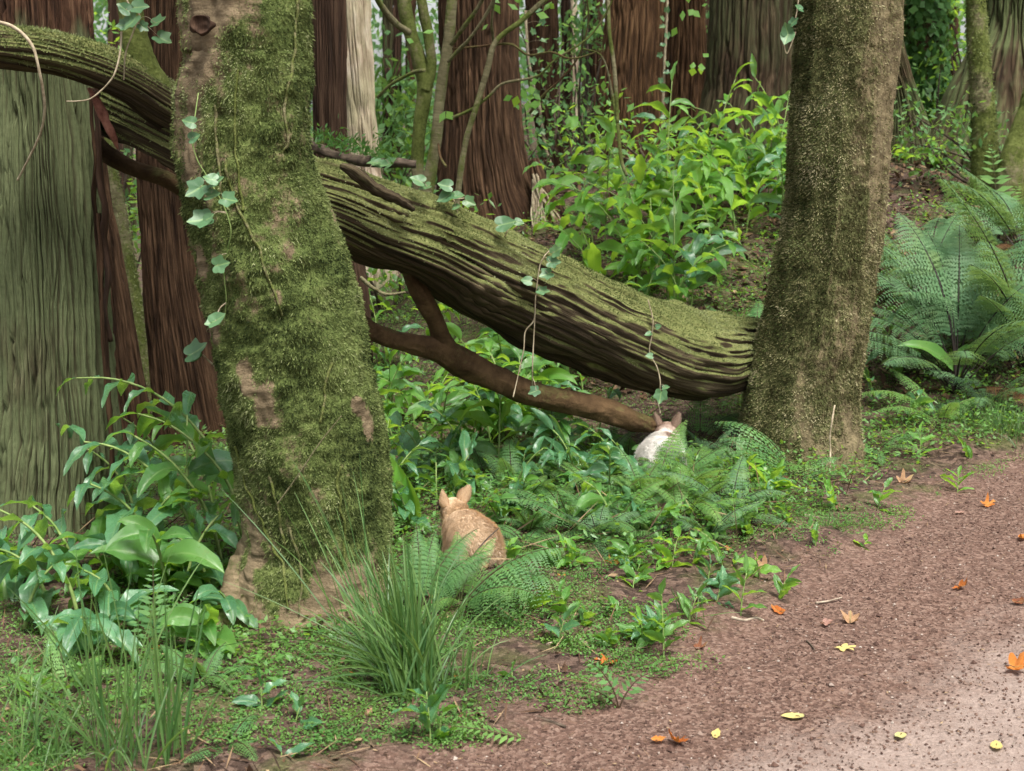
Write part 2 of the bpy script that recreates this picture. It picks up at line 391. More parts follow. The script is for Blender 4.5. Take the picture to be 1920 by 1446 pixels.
def fl(name, a, b, c): return leaf_mat(name, a, b, c, .2, .6, .5, (.12, .06, .03), .3, .5)
M['leaf_orange'] = fl('orange_leaf', (.38, .10, .018), (.62, .24, .05), (.7, .25, .04))
M['leaf_tan'] = fl('tan_leaf', (.38, .22, .12), (.55, .36, .2), (.5, .32, .15))
M['leaf_yellow'] = fl('yellow_leaf', (.58, .44, .14), (.66, .58, .24), (.6, .5, .15))
M['leaf_pale'] = fl('pale_green_leaf', (.46, .46, .20), (.55, .56, .26), (.5, .5, .2))
M['leaf_brown'] = fl('brown_leaf', (.14, .05, .025), (.25, .10, .05), (.25, .1, .04))
M['leaf_pink'] = fl('pinkish_leaf', (.30, .16, .13), (.42, .25, .2), (.4, .22, .15))
M['leaf_dark'] = fl('dark_dead_leaf', (.05, .025, .02), (.11, .06, .05), (.1, .05, .04))
M['leaf_olive'] = fl('yellow_green_leaf', (.26, .29, .03), (.45, .40, .05), (.4, .4, .05))
# ------------------------------------------------------------------ setting: ground
def axis(lo, a, b, hi, st, g=1.16):
    v = list(np.arange(a, b, st)); d = st; q = a
    L = []
    while q > lo: d *= g; q -= d; L.append(q)
    d = st; q = v[-1]; Rr = []
    while q < hi: d *= g; q += d; Rr.append(q)
    return np.array(L[::-1]+v+Rr)
gx = axis(-90, -2.4, 3.2, 90, .018); gy = axis(-30, 2.7, 8.0, 150, .02, 1.06)
X, Y = np.meshgrid(gx, gy)
pd = pathd(X, Y)
Z = H(X, Y)
near = sst(9, 7.5, Y)*sst(2.2, 2.7, Y)
onp = sst(-.05, .15, pd)
worn = onp*sst(.15, .95, pd)*sst(5.4, 3.7, Y)*1.15
Z = Z + near*(.007*fbm(X*22, Y*22, 0, 3, 5)*(1-.75*np.clip(worn, 0, 1)) + (1-onp)*.02*fbm(X*7, Y*7, 3, 3, 6)) + .012*(1-onp)*near
ng = len(gx); ii = np.arange(len(gy)-1)[:, None]*ng+np.arange(ng-1)[None, :]
GV = np.stack([X, Y, Z], -1).reshape(-1, 3); GF = np.stack([ii, ii+1, ii+ng+1, ii+ng], -1).reshape(-1, 4)
tag(mk('ground', GV, GF, M['ground'], None, None, {'path': pd.ravel(), 'worn': worn.ravel()}), 'red scoria path running into dark leafy forest floor', 'ground', None, 'structure')
def ginst(P, ofs=0):
    return np.stack([P[:, 0], P[:, 1], H(P[:, 0], P[:, 1])+ofs], 1)
# gravel
def gravel():
    n = 74000
    y = 2.75+5.2*R.rand(n)**1.6; x = np.interp(y, PEY, PEX)-.8+R.rand(n)**1.1*3.7
    d = pathd(x, y); w = np.clip(sst(.25, 1.25, d)*sst(5.4, 3.9, y), 0, 1)
    keep = (np.abs(x/y) < .62) & (R.rand(n) < sst(-.36, .12, d)*(1-w)); x, y = x[keep], y[keep]; n = len(x)
    r = .0020+.0036*R.rand(n)**2.4; big = R.rand(n) < .022; r[big & (w[keep] < .3)] *= 2.1
    base = np.array([[1, 0, 0], [0, 1, 0], [-1, 0, 0], [0, -1, 0], [0, 0, 1], [0, 0, -1]], float)
    tri = np.array([[0, 1, 4], [1, 2, 4], [2, 3, 4], [3, 0, 4], [1, 0, 5], [2, 1, 5], [3, 2, 5], [0, 3, 5]])
    a = R.rand(n)*2*PI; ca, sa = np.cos(a), np.sin(a)
    B = base[None]*(.65+.7*R.rand(n, 6, 1)); B[:, :, 2] *= .75
    B = B+.25*R.normal(size=B.shape)*.6
    Q = np.empty_like(B); Q[..., 0] = B[..., 0]*ca[:, None]-B[..., 1]*sa[:, None]; Q[..., 1] = B[..., 0]*sa[:, None]+B[..., 1]*ca[:, None]; Q[..., 2] = B[..., 2]
    z = H(x, y)+.007*fbm(x*22, y*22, 0, 3, 5)
    V = np.stack([x, y, z+r*.35], 1)[:, None, :]+Q*r[:, None, None]
    T = (np.arange(n)*6)[:, None, None]+tri[None]
    o = mk('gravel', V.reshape(-1, 3), None, M['pebble'], None, None, {'rnd': np.repeat(R.rand(n)**1.2, 6)}, False, T.reshape(-1, 3))
    tag(o, 'loose reddish scoria gravel strewn over the path', 'gravel', None, 'stuff')
gravel()
# ------------------------------------------------------------------ trees
def ridge(K, sk, seed):
    return lambda c, sn, s: 1-2*np.abs(vn(c*K, sn*K, s*sk, seed))
def d_cedar(amp, K=8, flare=.0, fh=.35, seed=1, lob=.08):
    def f(c, sn, s, r):
        w = .55*fbm(c*2, sn*2, s*3.2, 3, seed+5)
        c2, s2 = c+.17*w, sn-.17*w
        a = .45-1.7*np.exp(-(vn(c2*K, s2*K, s*1.9, seed)/.24)**2); b = .4-1.1*np.exp(-(vn(c2*K*2.3, s2*K*2.3, s*4.2, seed+1)/.3)**2)
        g = vn(c*K*4, sn*K*4, s*9, seed+2)
        d = amp*(.75*a+.42*b+.22*g-.2+.5*fbm(c*K*.4, sn*K*.4, s*2.2, 2, seed+7))
        d = d+r*lob*fbm(c*1.3, sn*1.3, s*.5, 2, seed+3)
        if flare: d = d+r*flare*np.exp(-s/fh)*(.75+.8*np.maximum(0, vn(c*1.9, sn*1.9, s*.3, seed+4)))
        return d
    return f
def d_smooth(amp, flare=0, fh=.25, seed=1, wr=.004):
    def f(c, sn, s, r):
        d = amp*fbm(c*r*6, sn*r*6, s*3.2, 3, seed)+amp*.35*fbm(c*r*22, sn*r*22, s*20, 2, seed+1)
        d = d+wr*vn(c*3, sn*3, s*60, seed+2)
        if flare: d = d+r*flare*np.exp(-s/fh)*(.6+1.1*np.maximum(-.2, vn(c*1.6, sn*1.6, s*.4, seed+4)))
        return d
    return f
LAST = {}
def sampled(pts, nv, zvis):
    S = spl(pts, 1500); k = max(int(np.searchsorted(S[:, 2], zvis)), 10)
    k = min(k, len(S)-2)
    i = np.unique(np.concatenate([np.linspace(0, k, nv), np.linspace(k, len(S)-1, 26)]).astype(int))
    return S[i]
def tube_s(S, nu, disp):
    nv = len(S); C = S[:, :3]; r = S[:, 3]; T, E1, E2 = frames(C)
    s = np.concatenate([[0], np.cumsum(np.linalg.norm(np.diff(C, axis=0), axis=1))])
    th = np.linspace(0, 2*PI, nu+1); th = th+.6*np.sin(th); c = np.repeat(np.cos(th)[None], nv, 0); sn = np.repeat(np.sin(th)[None], nv, 0)
    rr = np.repeat(r[:, None], nu+1, 1)
    if disp:
        d0 = disp(c, sn, np.repeat(s[:, None], nu+1, 1), rr); rr = rr+d0
        LAST['d'] = (d0-(np.roll(d0, 3, 1)+np.roll(d0, -3, 1)+np.roll(d0, 6, 1)+np.roll(d0, -6, 1)+d0)/5).ravel()
    V = (C[:, None]+rr[..., None]*(c[..., None]*E1[:, None]+sn[..., None]*E2[:, None])).reshape(-1, 3)
    i = np.arange(nv-1)[:, None]*(nu+1)+np.arange(nu)[None]
    F = np.stack([i, i+1, i+nu+2, i+nu+1], -1).reshape(-1, 4)
    UV = np.stack([np.repeat(th[None]*float(r.mean()), nv, 0), np.repeat(s[:, None], nu+1, 1)], -1).reshape(-1, 2)
    return V, F, UV
def img_rows(rows, D, top=7.5, sink=.1, taper=.7, dl=0.0, bot=1.0):
    """image silhouette (y, left, right) -> centre line with radii, lowest point first"""
    P = []
    for (y, a, b) in rows:
        c = at((a+b)/2, y, D); P.append([*c, (b-a)/2*mpp((a+b)/2, y, D)])
    P = sorted(P, key=lambda q: q[2])
    lo = P[0]; g = float(H(lo[0], lo[1]))
    if lo[2] > g-sink: P.insert(0, [lo[0]-(P[1][0]-lo[0])*.15, D, g-sink, lo[3]*bot])
    hi, h2 = P[-1], P[-2]
    if top > hi[2]+.3:
        sl = np.clip((hi[0]-h2[0])/(hi[2]-h2[2]), -.25, .25)
        dz = top-hi[2]
        P.append([hi[0]+sl*dz*.45, D+dl*.5, hi[2]+dz*.5, hi[3]*(1-(1-taper)*.45)])
        P.append([hi[0]+sl*dz*.7, D+dl, top, hi[3]*taper])
    return P
def crown(c, rad, n, seed, leaf=.16):  # leaf clusters above the view, added to shade what stands below
    g = np.random.RandomState(seed)
    k = max(8, n//60); cc = np.array(c)+g.normal(size=(k, 3))*np.array(rad)*.55
    P = cc[g.randint(0, k, n)]+g.normal(size=(n, 3))*.38
    A = rdir(n, g); A[:, 2] -= .35; A = nrm(A); B = nrm(np.cross(A, rdir(n, g)))
    return cards(P, A, B, leaf*(.6+.8*g.rand(n)), leaf*.42*(.6+.8*g.rand(n)), g.rand(n))
def tree(name, rows, D, mat, label, disp, nu=160, nv=150, top=7.5, crn=900, cat='tree', moss=None, zv=None, **kw):
    P = img_rows(rows, D, top, **kw)
    S = sampled(P, nv, zv if zv else CAMZ+D*.10+.3)
    V, F, UV = tube_s(S, nu, disp)
    r = thing(name, (P[0][0], D, P[0][2]), label, cat)
    at_ = {'fur': np.clip(-LAST['d']/.006, 0, 1)}
    if moss is not None:
        at_['moss'] = moss(V, vnormals(V, F))
    t = put(mk('trunk', V, F, mat, None, UV, at_), r)
    if crn:
        q = Acc(); q.add(*crown((P[-1][0], D+.2, top+.3), (1.9, 1.9, 1.1), crn, int(D*1000)+nu)); put(q.build('crown', M['canopy']), r)  # unseen crown, put in for its shade and green-tinted light
    return r, V, F, (at_ or {}).get('moss')
def tufts(V, F, w, n, L, W, mat, parent, droop=.5, out=.55, rnd=.55, k=9, name='moss', up=None, seed=3, tone=0):
    g = np.random.RandomState(seed)
    P, N, f = scatter(V, F, n, w, g)
    A = nrm(N*out+rdir(n, g)*rnd+np.array([0, 0, -droop])); B = nrm(np.cross(A, rdir(n, g)))
    c = np.clip(.5+tone+.75*fbm(P[:, 0]*k, P[:, 1]*k, P[:, 2]*k, 3, 21)+.22*fbm(P[:, 0]*2.2, P[:, 1]*2.2, P[:, 2]*2.2, 2, 33)+g.normal(size=n)*.17, 0, 1)
    q = Acc(); q.add(*cards(P-N*.002, A, B, L*(.5+g.rand(n)), W*(.6+.8*g.rand(n)), c))
    o = put(q.build(name, mat, None, False), parent); o['kind'] = 'stuff'
    return o
def fmean(a, F): return a[F].mean(1)
# --- hero tree: mossy trunk on the left
rowsA = [(0, 341, 586), (100, 344, 590), (200, 336, 590), (300, 331, 592), (400, 350, 613), (500, 364, 648), (600, 386, 676), (700, 406, 700),
         (800, 426, 716), (900, 441, 726), (1000, 452, 734), (1080, 440, 738), (1150, 418, 735), (1200, 400, 742)]
DA = 4.35
bald = [(400, 15, 36, 42), (384, 95, 18, 45), (366, 190, 12, 50), (356, 290, 9, 40), (498, 750, 16, 40), (462, 725, 14, 14), (560, 1175, 150, 52), (462, 1085, 45, 70), (650, 1120, 60, 60), (452, 1010, 16, 60), (640, 1130, 60, 50),
        (375, 490, 18, 30), (520, 560, 16, 16), (690, 800, 12, 32), (670, 760, 14, 20), (430, 1110, 30, 40), (455, 690, 16, 16), (400, 620, 14, 30), (545, 470, 12, 14), (520, 1215, 110, 30)]
def mossA(V, N):
    m = .67+.50*fbm(V[:, 0]*4, V[:, 1]*4, V[:, 2]*2.6, 3, 40)+.42*fbm(V[:, 0]*19, V[:, 1]*19, V[:, 2]*12, 3, 47)
    d = V-np.array([0, 0, CAMZ])
    ct = np.cos(PITCH); st = np.sin(PITCH)
    zc = d[:, 1]*ct-d[:, 2]*st; yc = d[:, 1]*st+d[:, 2]*ct
    px = 960+FPX*d[:, 0]/zc; py = 723-FPX*yc/zc           # only to read off where the bare patches of bark sit
    front = N[:, 1] < .1
    nz = .62+.75*fbm(V[:, 0]*22, V[:, 1]*22, V[:, 2]*14, 2, 44)
    for (x, y, a, b) in bald:
        m = m-front*nz*1.1*np.exp(-((px-x)/a)**2-((py-y)/b)**2)
    return np.clip(m, 0, 1)
def dA(c, sn, s, r):
    d = d_smooth(.036, .16, .16, 4, .0035)(c, sn, s, r)+.010*fbm(c*r*14, sn*r*14, s*9, 2, 18)
    return d+.022*fbm(c*1.2, sn*1.2, s*1.1, 2, 8)
rowsA = [(y, a+7, b-9) for (y, a, b) in rowsA[:-3][:11]]+[(1060, 446, 736), (1120, 424, 748), (1170, 396, 770), (1215, 360, 800)]
rA, VA, FA, mA = tree('mossy_tree', rowsA, DA, M['mossA'], 'thick leaning trunk furred with bright green moss, ivy climbing its left side', dA, 420, 430, 6.5, 1500, moss=mossA, dl=.4)
wA = sst(.18, .8, fmean(mA, FA))*np.where(VA[FA[:, 0], 2] < 2.3, 1, .12)*np.where(VA[FA[:, 0], 1] < DA+.08, 1, .3)
tufts(VA, FA, wA, 190000, .0092, .0030, M['moss'], rA, .5, .5, .6, 9)
g = np.random.RandomState(31)
wA2 = wA*np.clip(fbm(VA[FA[:, 0], 0]*13, VA[FA[:, 0], 1]*13, VA[FA[:, 0], 2]*8, 2, 61)*3, 0, 1)
tufts(VA, FA, wA2, 15000, .015, .0032, M['moss'], rA, .8, .55, .45, 12, seed=13, tone=.06)
GA = VA.reshape(-1, 421, 3); NA = vnormals(VA, FA).reshape(-1, 421, 3)
for i in range(9):       # mossy creeper stems clinging to the bark
    j = g.randint(120, 300); k = g.randint(20, 300); n = g.randint(30, 110); P = []; x = float(j); dr = g.normal()*.7
    for m_ in range(0, n, 6):
        kk = min(k+m_, 425); x = np.clip(x+dr*3+g.normal()*2.5, 100, 320); jj = int(x)
        P.append([*(GA[kk, jj]+NA[kk, jj]*.004), .0028+.0022*g.rand()])
    if len(P) > 4:
        V, F, UV, T = tube(P, 7, len(P)*7, lambda c, sn, s, r: .35*r*vn(c*2, sn*2, s*70, 3))
        put(mk('creeper', V, F, M['mossS'], None, UV, {'moss': np.full(len(V), .42+.3*g.rand())}, T=T), rA)
def scar():
    V, F = ellip((0, 0, 0), (.034, .016, .030), None, 26); n = vn(V[:, 0]*60, V[:, 1]*60, V[:, 2]*60, 3)
    rim = (V[:, 0]/.034)**2+(V[:, 2]/.030)**2
    V[:, 1] = np.where(V[:, 1] < 0, V[:, 1]*(.3+1.3*np.exp(-((rim-.75)/.3)**2))+.006*n, V[:, 1]); V[:, [0, 2]] *= (1+.25*n)[:, None]
    q = Acc(); q.add(V+at(378, 46, DA-.185), F, V[:, [0, 2]]); return q.build('branch_scar', M['dark_cedar'], None, key='moss')
put(scar(), rA)
# surface roots of the mossy trunk
for (pts) in ([(470, 1060, 40), (440, 1140, 32), (405, 1195, 12)], [(560, 1110, 50), (545, 1200, 40), (520, 1255, 14)], [(660, 1080, 50), (665, 1190, 36), (690, 1245, 12)]):
    P = []
    for i, (x, y, r) in enumerate(pts):
        Yv = DA-.04-.10*i; p = at(x, y, Yv); p[2] = max(p[2], float(H(p[0], p[1]))-.01); P.append([*p, r*mpp(x, y, Yv)])
    V, F, UV, T = tube(P, 40, 50, d_smooth(.014, 0, .2, 5, .004))
    put(mk('root', V, F, M['mossA'], None, UV, {'moss': np.clip(.34+.7*fbm(V[:, 0]*9, V[:, 1]*9, V[:, 2]*9, 2, 3), 0, 1)}, T=T), rA)
# --- hero tree: brown trunk on the right
rowsB = [(0, 1500, 1690), (100, 1497, 1683), (200, 1489, 1668), (300, 1479, 1658), (400, 1471, 1650), (500, 1456, 1640), (600, 1437, 1626), (700, 1414, 1612),
         (780, 1400, 1611), (840, 1392, 1613), (880, 1384, 1618)]
DB = 6.45
def mossB(V, N):
    m = .68+.6*fbm(V[:, 0]*5, V[:, 1]*5, V[:, 2]*2.2, 3, 50)-.28*sst(.0, 1.0, N[:, 0]+.6*fbm(V[:, 0]*6, V[:, 1]*6, V[:, 2]*3, 3, 55))+.2*sst(.0, -.6, N[:, 0])
    return np.clip(m-.3*sst(.35, .05, V[:, 2])*sst(-.3, .4, N[:, 0]), 0, 1)
def dB(c, sn, s, r):
    d = d_smooth(.024, .16, .2, 14, .002)(c, sn, s, r)
    return d+.012*(1-2*np.abs(vn(c*3.2, sn*3.2, s*.9, 15)))
rB, VB, FB, mB = tree('brown_mossy_tree', rowsB, DB, M['mossB'], 'thick brownish trunk beside the red path at the low end of the fallen log', dB, 360, 360, 7.5, 1500, moss=mossB, dl=.2)
wB = sst(.15, .7, fmean(mB, FB))*np.where(VB[FB[:, 0], 2] < 2.6, 1, .1)*np.where(VB[FB[:, 0], 1] < DB+.1, 1, .3)
tufts(VB, FB, wB+.05, 120000, .014, .0042, M['mossbrown'], rB, .5, .5, .6, 10, seed=5)
wB2 = sst(.6, 1.0, fmean(mB, FB))*np.where(VB[FB[:, 0], 2] < 2.6, 1, .1)*np.where(VB[FB[:, 0], 1] < DB+.1, 1, .3)
tufts(VB, FB, wB2, 20000, .014, .0042, M['moss'], rB, .5, .5, .6, 7, seed=6, tone=-.2)
for pts in ([(1560, 830, 40), (1572, 868, 30), (1590, 885, 10)], [(1480, 840, 60), (1480, 880, 36), (1470, 905, 12)]):
    P = []
    for i, (x, y, r) in enumerate(pts):
        Yv = DB-.10-.08*i; p = at(x, y, Yv); p[2] = max(p[2], float(H(p[0], p[1]))-.01); P.append([*p, r*mpp(x, y, Yv)])
    V, F, UV, T = tube(P, 36, 44, d_smooth(.014, 0, .2, 25, .004))
    put(mk('root', V, F, M['mossB'], None, UV, {'moss': np.clip(.3+.5*fbm(V[:, 0]*6, V[:, 1]*6, V[:, 2]*6, 2, 3), 0, 1)}, T=T), rB)
# --- left cedar, lichen green
rowsC = [(0, -20, 161), (120, -12, 168), (200, -8, 174), (450, -4, 191), (600, 1, 202), (800, 2, 216), (950, -4, 224), (1080, -14, 234)]
rC, VC, FC, _ = tree('lichen_cedar', rowsC, 5.3, M['lichen_cedar'], 'grey-green cedar trunk with finely furrowed bark, propping the broken top of the fallen log', d_cedar(.017, 15, .10, .3, 3), 640, 230, 8.5, 1400, dl=.1)
# strips of peeling bark on its right edge
for i, (xa, ya, xb, yb, w) in enumerate([(168, 165, 196, 700, 5), (180, 150, 205, 640, 7), (186, 400, 218, 980, 6)]):
    g = np.random.RandomState(i); P = [[*at(xa+(xb-xa)*t+g.normal()*2.5, ya+(yb-ya)*t, 5.12+.03*g.rand()), w*mpp(xa, ya, 5.1)*(1-.6*abs(t-.5))] for t in np.linspace(0, 1, 9)]
    V, F, UV, T = tube(P, 10, 60, lambda c, sn, s, r: .4*r*vn(c*2, sn*2, s*25, 3))
    put(mk('bark_strip', V, F, M['red_cedar' if i != 1 else 'dark_cedar'], None, UV, T=T), rC)
# --- other trunks: name, silhouette, distance, material, label, ridge amp, K, flare, crown
TR = [
 ('red_cedar', [(560, -75, 6), (820, -80, 16), (900, -90, 20)], 7.2, 'red_cedar', 'dark red trunk just showing at the left edge behind the grey-green cedar', .012, 8, .1, 0),
 ('leaning_cedar', [(290, 132, 196), (450, 140, 222), (600, 152, 249), (700, 160, 266), (820, 170, 287), (890, 172, 303)], 6.9, 'red_cedar', 'slim leaning red trunk half hidden behind the grey-green cedar', .009, 13, .05, 500),
 ('red_cedar', [(0, 262, 345), (300, 257, 352), (480, 267, 364), (600, 274, 385), (750, 287, 415), (880, 292, 448)], 7.6, 'red_cedar', 'upright red-brown cedar trunk just left of the mossy leaning trunk', .011, 14, .08, 900),
 ('dark_cedar', [(0, 583, 648), (280, 590, 653), (560, 592, 690)], 8.3, 'dark_cedar', 'narrow near-black trunk touching the right side of the mossy trunk', .010, 8, .1, 700),
 ('pale_cedar', [(0, 631, 694), (100, 636, 699), (200, 644, 706), (330, 652, 717), (560, 662, 752)], 10.2, 'pale_bark', 'pale cream trunk with peeling bark, bright between two dark trunks', .014, 5, .1, 800),
 ('redwood', [(0, 824, 973), (150, 826, 975), (240, 823, 981), (300, 819, 991), (360, 815, 1008), (410, 806, 1036), (440, 800, 1055)], 10.6, 'red_cedar', 'broad dark redwood behind the middle of the log, its base flaring right', .016, 12, .0, 1500),
 ('red_cedar', [(0, 983, 1046), (150, 991, 1050), (290, 1013, 1058), (400, 1020, 1066)], 13.2, 'red_cedar', 'slender red trunk just right of the broad dark redwood', .013, 7, .1, 700),
 ('orange_cedar', [(0, 1136, 1250), (150, 1124, 1246), (330, 1112, 1262)], 12.2, 'orange_cedar', 'ridged orange-brown trunk rising above the bright leafy bank', .016, 10, .05, 900),
 ('orange_cedar', [(0, 1250, 1322), (150, 1240, 1328), (300, 1228, 1330)], 13.4, 'orange_cedar', 'orange-brown trunk squeezed between two broader trunks above the bank', .015, 9, .05, 600),
 ('grey_cedar', [(0, 1334, 1502), (150, 1325, 1498), (250, 1306, 1494), (310, 1284, 1498)], 11.6, 'grey_cedar', 'broad grey-brown furrowed trunk directly left of the brown mossy trunk', .018, 10, .06, 1300),
 ('ivy_clad_tree', [(0, 1697, 1768), (120, 1697, 1768), (180, 1693, 1775), (270, 1680, 1790)], 13.5, 'ivytrunk', 'upright trunk clad in small dark ivy leaves right of the brown trunk', .010, 5, .05, 600),
 ('rooty_stump', [(60, 1652, 1690), (120, 1660, 1702), (200, 1672, 1728), (290, 1660, 1760)], 12.3, 'root_cedar', 'mossy buttressed trunk base peeping out right behind the brown trunk', .018, 8, .1, 0),
 ('buttressed_redwood', [(0, 1850, 1965), (100, 1815, 1990), (180, 1775, 2015), (250, 1745, 2040), (290, 1722, 2060)], 12.2, 'root_cedar', 'red-brown trunk with a wide mossy fluted base at the top right corner', .024, 8, .12, 1100),
]
for (nm, rows, D, mt, lab, amp, K, flr, cr) in TR:
    mo = (lambda V, N: np.clip(.35+.6*fbm(V[:, 0]*5, V[:, 1]*5, V[:, 2]*3, 2, 7), 0, 1)) if mt == 'ivytrunk' else None
    r_, V_, F_, _ = tree(nm, rows, D, M[mt], lab, d_cedar(amp, K, flr, .35, int(D*10)), 380 if D > 9 else 420, 130, 9.0, cr, moss=mo, dl=.3)
    if nm == 'redwood':      # torn fibrous flare of red bark at the right of its base
        P = [[*at(1000, 300, 10.35), .03], [*at(1016, 360, 10.25), .07], [*at(1036, 410, 10.15), .10], [*at(1060, 452, 10.1), .06]]
        V, F, UV, T = tube(P, 60, 60, d_cedar(.02, 4, 0, .3, 6)); put(mk('root_flare', V, F, M['red_cedar'], None, UV, T=T), r_)
        q = Acc(); g = np.random.RandomState(8)
        for i in range(26):
            a = np.array([998+10*g.rand(), 325+40*g.rand()]); b = np.array([1000+60*g.rand(), 430+22*g.rand()])
            P = [[*at(*(a*(1-t)+b*t+g.normal(size=2)*6*math.sin(t*3)), 10.2-.15*t-.1*g.rand()), .004+.006*g.rand()] for t in (0, .35, .7, 1)]
            V, F, UV, T = tube(P, 5, 12); q.add(V, F, UV)
        put(q.build('bark_fibres', M['vine']), r_)
    if nm == 'ivy_clad_tree':
        g = np.random.RandomState(2); w = np.where(V_[F_[:, 0], 2] < 4.5, 1, .3)
        P, N, f = scatter(V_, F_, 5200, w, g); n = len(P)
        A = nrm(rdir(n, g)*.8+np.array([0, 0, -.6])); A = nrm(A-N*(A*N).sum(1, keepdims=True)*.7); B = nrm(np.cross(A, N)+.3*rdir(n, g))
        q = Acc(); q.add(*cards(P+N*(.02+.05*g.rand(n, 1)), A, B, .06+.05*g.rand(n), .05+.04*g.rand(n), g.rand(n)*.7))
        o = put(q.build('ivy_cover', M['canopy']), r_); o['kind'] = 'stuff'
# --- mossy stems with smooth bark
def mstem(V, N): return np.clip(.5+.7*fbm(V[:, 0]*7, V[:, 1]*7, V[:, 2]*4, 3, 60)+.15*N[:, 2], 0, 1)
def stem_tree(name, rows, D, lab, top=5, crn=300, fl=.12):
    return tree(name, rows, D, M['mossS'], lab, d_smooth(.012, fl, .12, int(D*7), .003), 90, 160, top, crn, moss=mstem)
r17, V17, F17, m17 = stem_tree('slim_mossy_tree', [(0, 1812, 1848), (100, 1815, 1855), (200, 1821, 1866), (310, 1822, 1873)], 10.2, 'slim smooth mossy trunk standing in front of the buttressed redwood', 6, 500)
tufts(V17, F17, None, 9000, .02, .007, M['moss'], r17, .5, .5, .6, 8, seed=9, tone=-.1)
r18, V18, F18, _ = stem_tree('slim_mossy_tree', [(190, 1915, 1962), (250, 1893, 1940), (330, 1868, 1925)], 9.9, 'dark mossy stem leaning out of the frame at the right edge', 4, 0)
r4, V4, F4, _ = stem_tree('leaning_mossy_tree', [(300, 188, 216), (430, 208, 242), (500, 220, 254), (600, 236, 271), (720, 254, 292), (840, 268, 310)], 8.8, 'bright mossy leaning stem between the two red trunks on the left', 4, 300, .2)
tufts(V4, F4, None, 9000, .018, .006, M['moss'], r4, .5, .5, .6, 8, seed=10, tone=.12)
# --- multi-stemmed sapling behind the log
sap = thing('mossy_sapling', onx(795, 8.7), 'mossy multi-stemmed sapling fanning up between the pale trunk and the broad redwood', 'tree')
def limb(name, pts, D, parent, mat='mossS', nu=14, moss=True, d2=0.0):
    n = len(pts); P = []
    for i, (x, y, w) in enumerate(pts):
        Yv = D+d2*i/(n-1); P.append([*at(x, y, Yv), w*.5*mpp(x, y, Yv)])
    V, F, UV, T = tube(P, nu, max(24, n*14), lambda c, sn, s, r: .16*r*fbm(c*2, sn*2, s*12, 2, n))
    a = {'moss': np.clip(.45+.7*fbm(V[:, 0]*7, V[:, 1]*7, V[:, 2]*5, 2, 60), 0, 1)*(1 if moss else .3)}
    return put(mk(name, V, F, M[mat], None, UV, a, T=T), parent)
limb('trunk', [(802, 410, 34), (784, 333, 25), (787, 233, 25), (797, 165, 30), (787, 117, 28), (768, 60, 27), (757, 0, 26), (748, -70, 24)], 8.7, sap)
limb('trunk', [(797, 170, 22), (808, 133, 20), (803, 67, 19), (790, 0, 19), (784, -70, 18)], 8.68, sap)
limb('trunk', [(797, 420, 24), (803, 350, 23), (817, 267, 22), (827, 167, 20), (840, 83, 21), (848, 0, 20), (856, -70, 18)], 8.6, sap)
limb('trunk', [(852, 420, 12), (860, 350, 12), (873, 267, 11), (893, 200, 11), (913, 133, 12), (926, 84, 11), (948, 60, 9), (973, 43, 10), (1008, 12, 10), (1040, -15, 8)], 8.4, sap)
for pts in ([(848, 92, 4), (900, 87, 4), (957, 83, 4.5), (990, 103, 4), (1033, 98, 4), (1073, 110, 3.5), (1133, 93, 2.5)],
            [(828, 224, 5), (855, 218, 6), (887, 203, 6), (915, 182, 5), (943, 157, 5), (1007, 143, 4.5), (1040, 113, 4), (1107, 67, 4), (1147, 3, 3), (1152, -30, 3)],
            [(840, 116, 7), (862, 92, 7), (880, 73, 6), (910, 30, 6), (930, -10, 6)],
            [(846, 84, 8), (870, 50, 8), (900, 8, 7), (912, -20, 6)],
            [(993, 213, 5), (1017, 180, 5), (1053, 147, 4), (1085, 105, 3.5), (1103, 40, 3), (1098, -20, 3)],
            [(926, 84, 6), (922, 40, 5), (930, -20, 5)],
            [(708, 183, 6), (735, 157, 6), (775, 136, 7), (795, 132, 8)],
            [(768, 62, 12), (740, 42, 13), (715, 12, 12), (700, -20, 11)],
            [(822, 270, 4), (826, 295, 5), (836, 312, 5)],
            [(1090, 90, 3), (1130, 108, 3), (1150, 190, 6), (1158, 232, 7), (1165, 300, 7), (1175, 330, 6)],
            [(1140, -10, 7), (1143, 60, 7), (1152, 130, 8), (1158, 230, 7)]):
    limb('branch', pts, 8.5, sap, 'mossS' if max(p[2] for p in pts) > 5.5 else 'branch', 8, True, -.25)
def leafset(acc, P, A, N, L, W, g):
    acc.add(*cards(P, A, nrm(np.cross(A, N)), L, W, g.rand(len(P))))
q = Acc(); g = np.random.RandomState(14)
for (x, y, n, sp) in ((1005, 15, 8, 22), (1010, 190, 7, 16), (1105, 60, 3, 25), (1108, 155, 3, 12), (790, 70, 2, 15), (835, 208, 2, 8), (920, 5, 5, 20), (1090, 220, 6, 22), (1290, 15, 6, 20), (1305, 130, 5, 16), (985, 180, 6, 14)):
    P = np.array([at(x+g.normal()*sp, y+g.normal()*sp*.8, 8.3+.2*g.rand()) for _ in range(n)]); A = nrm(rdir(n, g)+np.array([0, 0, -.3])); B = nrm(rdir(n, g)*.5+np.array([0, -1., .6])); B = nrm(np.cross(A, B))
    q.add(*cards(P, A, B, .05+.035*g.rand(n), .035+.02*g.rand(n), g.rand(n)))
put(q.build('foliage', M['ginger_lime']), sap)
